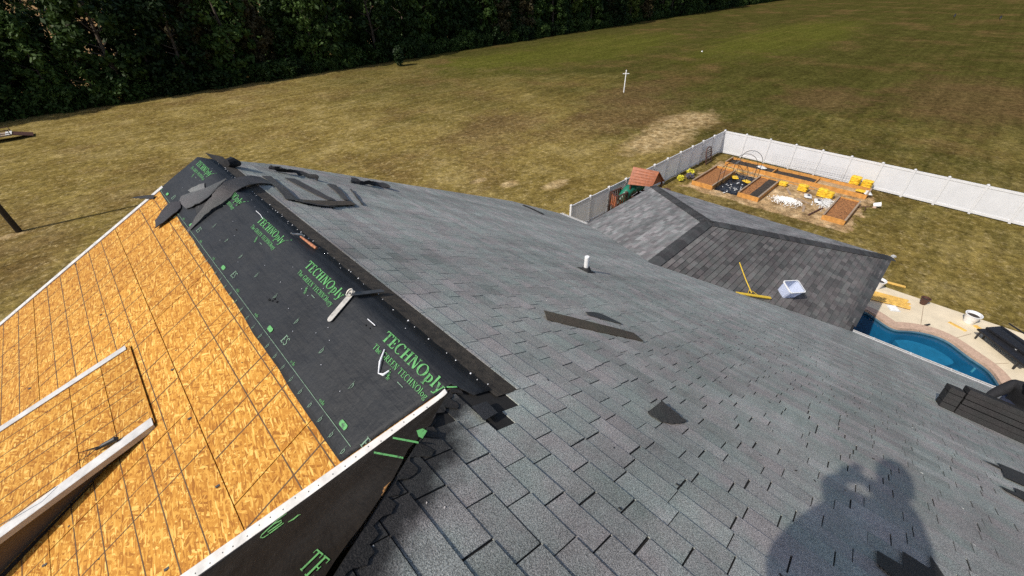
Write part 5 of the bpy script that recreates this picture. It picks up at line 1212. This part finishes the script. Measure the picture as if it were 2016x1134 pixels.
k = MB(); xs, ys = [v.x for v in cnr], [v.y for v in cnr]; k.bx(min(xs), max(xs), min(ys), max(ys), ZG + .82, ZG + .88); k.build('platform', 'play_wood', t)
t = thing('tube_slide', 'green plastic tube slide between play house and railed deck', 'slide', (22.0, 12.6, ZG))
sa, sb = G(1262, 364, 1.55), G(1236, 376, 1.45); mid = sa.lerp(sb, .5) + Vector((0, 0, .05)); dwn = sb + (sb - sa) * .6 + Vector((0, 0, -.7))
k = MB(); pth = spline([sa, mid, sb, dwn], 16); k.tube(pth, .33, 16, False); k.build('tube', 'green_slide', t, smooth=True)
for i in (3, 7, 11):
    p = pth[i]; d = (pth[i + 1] - pth[i - 1]).normalized(); k = MB(); k.tube([p - d * .03, p + d * .03], .355, 16); k.build('collar', 'green_slide', t)
t = thing('railed_deck', 'dark brown railed wooden play deck against the white fence', 'play deck', (21.3, 12.9, ZG))
c0, c1, c2 = G(1203, 378, 1.55), G(1222, 370, 1.55), G(1235, 379, 1.55); c3 = c0 + (c2 - c1)
cs = [c0, c1, c2, c3]
for v in cs: k = MB(); k.beam((v.x, v.y, ZG), (v.x, v.y, v.z + .05), .09, .09, (0, 1, 0)); k.build('post', 'play_dark', t)
for a, b in zip(cs, cs[1:] + cs[:1]):
    k = MB(); k.beam(a, b, .12, .04); k.build('rail', 'play_dark', t)
    k = MB(); k.beam(a - Vector((0, 0, .75)), b - Vector((0, 0, .75)), .04, .09); k.build('rail', 'play_dark', t)
    L = (b - a).length; m_ = max(3, int(L / .17))
    for i in range(1, m_): p = a.lerp(b, i / m_); k = MB(); k.beam(p - Vector((0, 0, .75)), p, .03, .07, (0, 1, 0)); k.build('baluster', 'play_wood', t)
k = MB(); k.prism([v - Vector((0, 0, .83)) for v in cs], [v - Vector((0, 0, .79)) for v in cs]); k.build('platform', 'play_wood', t)
p = G(1212, 402, .3); k = MB(); k.beam(p - Vector((.5, .15, 0)), p + Vector((.5, .15, 0)), .25, .05); tag(k.build('bench_plank', 'cedar', loc=p), 'orange plank lying below the railed play deck', 'plank')
k = MB(); b0 = G(1300, 372, .8); k.beam(b0 + Vector((-.3, -.2, 0)), b0 + Vector((.4, -.4, 0)), .35, .05); k.tube([b0 + Vector((-.2, -.2, -.8)), b0 + Vector((-.2, -.2, 0))], .03, 6); k.tube([b0 + Vector((.3, -.35, -.8)), b0 + Vector((.3, -.35, 0))], .03, 6); tag(k.build('play_bench', 'play_dark', loc=b0 - Vector((0, 0, .8))), 'small dark bench right of the play house', 'bench')

# ------------------------------------------------------------------ pool side things
DKZ = 0.055
g_ = lambda x, y, z=DKZ: G(x, y, z)
rg = random.Random(21)
for i in range(11):
    f0 = i % 6; lvl = i // 6
    a, b = g_(1708 + f0 * 2.2, 571 + f0 * 3.2 + (4 if lvl else 0), DKZ + .03 + .045 * lvl), g_(1788 + f0 * 1.2, 592 + f0 * 3.2 + (3 if lvl else 0), DKZ + .03 + .045 * lvl)
    d = (b - a).normalized(); a = a - d * (1.0 + rg.uniform(0, .4)); b = b + d * rg.uniform(-.2, .1)
    k = MB(); k.beam(a, b, .09, .04); tag(k.build('lumber_board', 'lumber', loc=a), 'yellow board in the pile of lumber on the pool deck', 'board', 'lumber pile on the pool deck')
k = MB(); k.beam(g_(1734, 552, .04), g_(1783, 565, .04), .14, .04); tag(k.build('lumber_board', 'lumber', loc=g_(1750, 556)), 'single yellow board lying on the grass behind the lumber pile', 'board')
k = MB(); k.beam(g_(1868, 634), g_(1902, 652), .13, .04); tag(k.build('lumber_board', 'lumber', loc=g_(1885, 642)), 'short yellow board on the deck left of the black loungers', 'board')
k = MB(); k.beam(g_(1919, 641), g_(1935, 652), .16, .05); tag(k.build('lumber_board', 'lumber', loc=g_(1925, 646)), 'yellow board end tucked under the black loungers', 'board')
bucket(g_(1724, 566), .16, .26, .42, (0, 0, 1), 'white planter pot half hidden by the wing eave', 'planter_pot', 'white', 'soil')
bucket(g_(1906, 634), .17, .27, .42, (0, 0, 1), 'white planter pot on the deck edge by the short board', 'planter_pot', 'white', 'soil')
bucket(g_(1816, 598), .11, .17, .30, (0, 0, 1), 'dark brown planter pot on the pool deck edge', 'planter_pot', 'play_dark', 'soil')
t = thing('skimmer_lid', 'white square skimmer lid on the deck beside the lumber pile', 'lid', g_(1758, 607))
u1, v1 = Vector((.83, .55, 0)), Vector((-.55, .83, 0)); k = MB(); k.box(g_(1758, 607) + Vector((0, 0, .03)), u1 * .17, v1 * .15, (0, 0, .03)); k.build('lid', 'white', t, bevel=.02); k = MB(); k.box(g_(1758, 607) + Vector((0, 0, .008)), u1 * .24, v1 * .2, (0, 0, .008)); k.build('plate', 'white_bag', t)
k = MB(); c = g_(1821, 641); k.tube([c, c + Vector((.16, -.12, .05))], [.05, .03], 8); tag(k.build('pool_fitting', 'black', loc=c), 'small dark fitting on the pool coping', 'fitting')
for li, (pa, pb, lab) in enumerate((((1925, 648), (2020, 722), 'black slatted lounger nearer the pool at the deck edge'), ((1942, 645), (2035, 708), 'black slatted lounger further from the pool at the deck edge'))):
    a, b = g_(*pa, DKZ + .38 + .1 * li), g_(*pb, DKZ + .38 + .1 * li); d = (b - a).normalized(); s_ = Vector((-d.y, d.x, 0)); s_ = s_ if s_.x > 0 else -s_; b = a + d * 2.0
    t = thing('sun_lounger', lab, 'lounger', ((a + b) / 2).to_tuple()[:2] + (ZG + DKZ,))
    for o_ in (0, .62): k = MB(); k.beam(a + s_ * o_, b + s_ * o_, .06, .07); k.build('side_rail', 'black', t)
    for i in range(22): p = a + d * (.06 + i * .09); k = MB(); k.beam(p + Vector((0, 0, .03)), p + s_ * .62 + Vector((0, 0, .03)), .084, .02); k.build('slat', 'black', t)
    for p in (a + d * .15, a + d * .15 + s_ * .62, b - d * .2, b - d * .2 + s_ * .62): k = MB(); k.beam((p.x, p.y, ZG + DKZ), p, .06, .06, (0, 1, 0)); k.build('leg', 'black', t)
    k = MB(); k.beam(a + d * .1 + s_ * .68 + Vector((0, 0, .25)), b - d * .2 + s_ * .68 + Vector((0, 0, .22)), .04, .04); k.build('arm', 'black', t)
    k = MB(); k.lathe(a + d * 1.2 + s_ * .4 + Vector((0, 0, .045)), [(0, .01), (.045, .01), (.05, 0)], 10); k.build('badge', 'white', t)

# ------------------------------------------------------------------ posts and things on the lawn
pb_ = G(1228, 182); t = thing('bird_post', 'slim white post with a cross arm standing on the open lawn', 'post', pb_)
k = MB(); k.beam(pb_, pb_ + Vector((0, 0, 2.45)), .09, .09, (0, 1, 0)); k.build('post', 'white', t)
k = MB(); k.beam(pb_ + Vector((.28, -.28, 2.2)), pb_ + Vector((-.28, .28, 2.2)), .08, .08); k.build('cross_arm', 'white', t)
k = MB(); k.lathe(pb_ + Vector((0, 0, 2.45)), [(.07, 0), (.07, .1), (0, .2)], 8); k.build('finial', 'white', t)
pl = G(38, 456); t = thing('utility_pole', 'dark wooden pole at the left edge of the lawn', 'pole', pl)
k = MB(); k.tube([pl - Vector((0, 0, .3)), pl + Vector((0, 0, 4.5)), pl + Vector((0, 0, 8.8))], [.17, .15, .12], 12); k.build('pole', 'pole_wood', t, smooth=True)
k = MB(); k.beam(pl + Vector((-.9, 0, 8.3)), pl + Vector((.9, 0, 8.3)), .1, .12); k.build('cross_arm', 'pole_wood', t)
sh = G(788, 130); t = thing('round_shrub', 'small dark evergreen standing alone before the wood', 'shrub', sh)
leafball(sh + Vector((0, 0, 1.6)), .95, 1.75, 900, .16, 'leaf', 'foliage', t, 77); k = MB(); k.tube([sh, sh + Vector((0, 0, 1.4))], [.1, .05], 7); k.build('trunk', 'bark', t)
tr0 = Vector((-8.6, 70.0, ZG)); t = thing('utility_trailer', 'dark steel utility trailer with ramp at the left edge of the lawn', 'trailer', tr0)
k = MB(); k.beam(tr0 + Vector((-2.2, 0, .55)), tr0 + Vector((1.9, 0, .55)), 1.9, .12); k.build('bed', 'cedar_grey', t)
for s_ in (-.98, .98):
    for z in (.75, 1.05): k = MB(); k.beam(tr0 + Vector((-2.2, s_, z)), tr0 + Vector((1.9, s_, z)), .06, .06); k.build('side_rail', 'play_dark', t)
    for x in (-2.1, -.8, .5, 1.85): k = MB(); k.beam(tr0 + Vector((x, s_, .5)), tr0 + Vector((x, s_, 1.07)), .06, .06, (0, 1, 0)); k.build('upright', 'play_dark', t)
    k = MB(); k.lathe(tr0 + Vector((-.2, s_ * 1.08, .34)), [(0, .1), (.2, .1), (.34, .08), (.34, -.08), (0, -.1)], 18, (0, 1, 0)); k.build('wheel', 'rubber', t)
k = MB(); k.beam(tr0 + Vector((1.95, 0, .55)), tr0 + Vector((3.4, 0, .12)), 1.8, .06, (0, 0, 1)); k.build('ramp', 'play_dark', t)
for i in range(5): k = MB(); k.beam(tr0 + Vector((-1.9 + i * .9, -.95, .62)), tr0 + Vector((-1.9 + i * .9, .95, .62)), .5, .03); k.build('plank', 'white_bag' if i in (3, 4) else 'cedar_grey', t)
for i, (x, y) in enumerate(((1877, 36), (1967, 40))):
    p = G(x, y); t = thing('bird', ('black bird standing on the far lawn, left of two', 'black bird standing on the far lawn, right of two')[i], 'bird', p)
    k = MB(); k.tube([p + Vector((-.45, 0, .35)), p + Vector((-.1, 0, .5)), p + Vector((.3, 0, .7)), p + Vector((.42, 0, .95)), p + Vector((.6, 0, .95))], [.03, .22, .2, .1, .02], 9); k.build('body', 'black', t, smooth=True)
    k = MB(); k.tube([p, p + Vector((0, .05, .4))], .025, 5); k.tube([p + Vector((.1, -.1, 0)), p + Vector((.05, -.05, .4))], .025, 5); k.build('leg', 'black', t)
k = MB(); k.lathe(G(1382, 102), [(0, .2), (.12, .14), (.14, 0)], 10); tag(k.build('marker_stone', 'white', loc=G(1382, 102)), 'small white marker on the far green lawn', 'marker')

# ------------------------------------------------------------------ the wood along the far edge of the lawn
def crown(seed, h, r_, base, nclump, per, leaf, m):
    rg = random.Random(seed); k = MB()
    for c in range(nclump):
        u = rg.random(); z = base + (h - base) * u; prof = (math.sin(math.pi * min(1, (u * .82 + .18))) ** .6) * r_
        a = rg.uniform(0, 6.283); rad = prof * math.sqrt(rg.uniform(.15, 1)); cc = Vector((math.cos(a) * rad, math.sin(a) * rad, z)); cr_ = rg.uniform(.55, 1.15)
        for i in range(per):
            d = Vector((rg.gauss(0, 1), rg.gauss(0, 1), rg.gauss(0, .7))).normalized() * cr_ * rg.uniform(.4, 1); p = cc + d
            n_ = (d.normalized() + Vector((rg.gauss(0, .6), rg.gauss(0, .6), rg.gauss(0, .6) + .3))).normalized(); a_ = n_.orthogonal().normalized(); ang = rg.uniform(0, 6.28); b_ = n_.cross(a_); a2 = a_ * math.cos(ang) + b_ * math.sin(ang); b2 = n_.cross(a2); s_ = leaf * rg.uniform(.6, 1.4)
            k.add([p - a2 * s_, p - b2 * s_ * .55, p + a2 * s_, p + b2 * s_ * .55], [(0, 1, 2, 3)])
    return k.mesh('crown', M[m])
def trunk(seed, h):
    rg = random.Random(seed); k = MB(); top_ = Vector((rg.uniform(-.5, .5), rg.uniform(-.5, .5), h * .85)); k.tube([(0, 0, -.2), top_ * .35 + Vector((.15, 0, 0)), top_ * .7, top_], [.26, .2, .12, .04], 8)
    for i in range(7):
        f_ = rg.uniform(.25, .8); p = top_ * f_; a = rg.uniform(0, 6.28); q = p + Vector((math.cos(a) * 2.2, math.sin(a) * 2.2, rg.uniform(.8, 2.2))); k.tube([p, p.lerp(q, .5) + Vector((0, 0, -.15)), q], [.09, .06, .02], 5)
    return k.mesh('trunk', M['bark'])
kinds = []
for i, (h, r_, base, nc_, m) in enumerate(((15.5, 3.2, 1.0, 95, 'leaf'), (13.5, 3.0, .6, 85, 'leaf'), (17, 3.4, 1.4, 100, 'leaf'), (12, 2.8, .4, 80, 'leaf_brown'), (14, 2.6, .8, 70, 'leaf_light'), (9.5, 2.4, .3, 60, 'leaf'))):
    kinds.append((crown(100 + i, h, r_, base, int(nc_ * 1.35), 46, .30, m), trunk(200 + i, h)))
bushm = crown(300, 3.2, 2.0, .2, 36, 44, .22, 'leaf')
def tree(kind, x, y, s_, rz, label, group):
    t = thing('tree', label, 'tree', (x, y, ZG), group)
    t.rotation_euler = (0, 0, rz); t.scale = (s_, s_, s_)
    for nm, me in zip(('crown', 'trunk'), kinds[kind]):
        o = bpy.data.objects.new(nm, me); C.objects.link(o); o.parent = t
rg = random.Random(42); x = -22.0
while x < 262:
    gap = 0.8 < x < 3.6
    kd = rg.choice((0, 0, 1, 1, 2, 3, 4 if rg.random() < .4 else 0)); s_ = rg.uniform(.75, 1.25)
    if gap: kd, s_ = 5, .85
    lab = {0: 'tall dark leafy tree in the front row of the wood', 1: 'dark rounded tree in the front row of the wood', 2: 'tallest dark tree in the front row of the wood', 3: 'dull brownish tree in the front row of the wood', 4: 'lighter yellow-green tree in the front row of the wood', 5: 'low tree in the gap of the wood showing the far field'}[kd]
    tree(kd, x, 83.6 + rg.uniform(-1.6, 2.2), s_, rg.uniform(0, 6.28), lab, 'trees in the front row of the wood'); x += rg.uniform(2.6, 4.4) * (1 if x < 120 else 1.4)
x = -26.0
while x < 270:
    if not (1.0 < x < 4.6):
        tree(rg.choice((0, 1, 2, 2, 3)), x, 90 + rg.uniform(-1.5, 3), rg.uniform(.95, 1.25), rg.uniform(0, 6.28), 'dark tree standing behind the front row of the wood', 'trees in the back row of the wood')
    x += rg.uniform(3.4, 5.6) * (1 if x < 120 else 1.5)
x = -30.0
while x < 280:
    if not (1.0 < x < 5.6):
        tree(rg.choice((0, 1, 2, 2)), x, 98 + rg.uniform(-2, 3), rg.uniform(.95, 1.25), rg.uniform(0, 6.28), 'dark tree deep inside the wood', 'trees deep inside the wood')
    x += rg.uniform(3.6, 5.6) * (1 if x < 120 else 1.5)
x = -20.0
while x < 250:
    t = thing('bush', 'low dark bush under the trees at the lawn edge', 'bush', (x, 81.6 + rg.uniform(-.5, .9), ZG), 'bushes at the foot of the wood'); sc_ = rg.uniform(.6, 1.15); t.scale = (sc_, sc_, sc_ * rg.uniform(.7, 1.2)); t.rotation_euler = (0, 0, rg.uniform(0, 6.28))
    o = bpy.data.objects.new('foliage', bushm); C.objects.link(o); o.parent = t; x += rg.uniform(1.4, 3.0) * (1 if x < 120 else 1.5)
x = -120.0
while x < 420:
    tree(rg.choice((0, 1, 2)), x, 330 + rg.uniform(-10, 10), rg.uniform(1.1, 1.5), rg.uniform(0, 6.28), 'distant tree beyond the tan field behind the wood', 'distant trees beyond the tan field'); x += rg.uniform(6, 11)
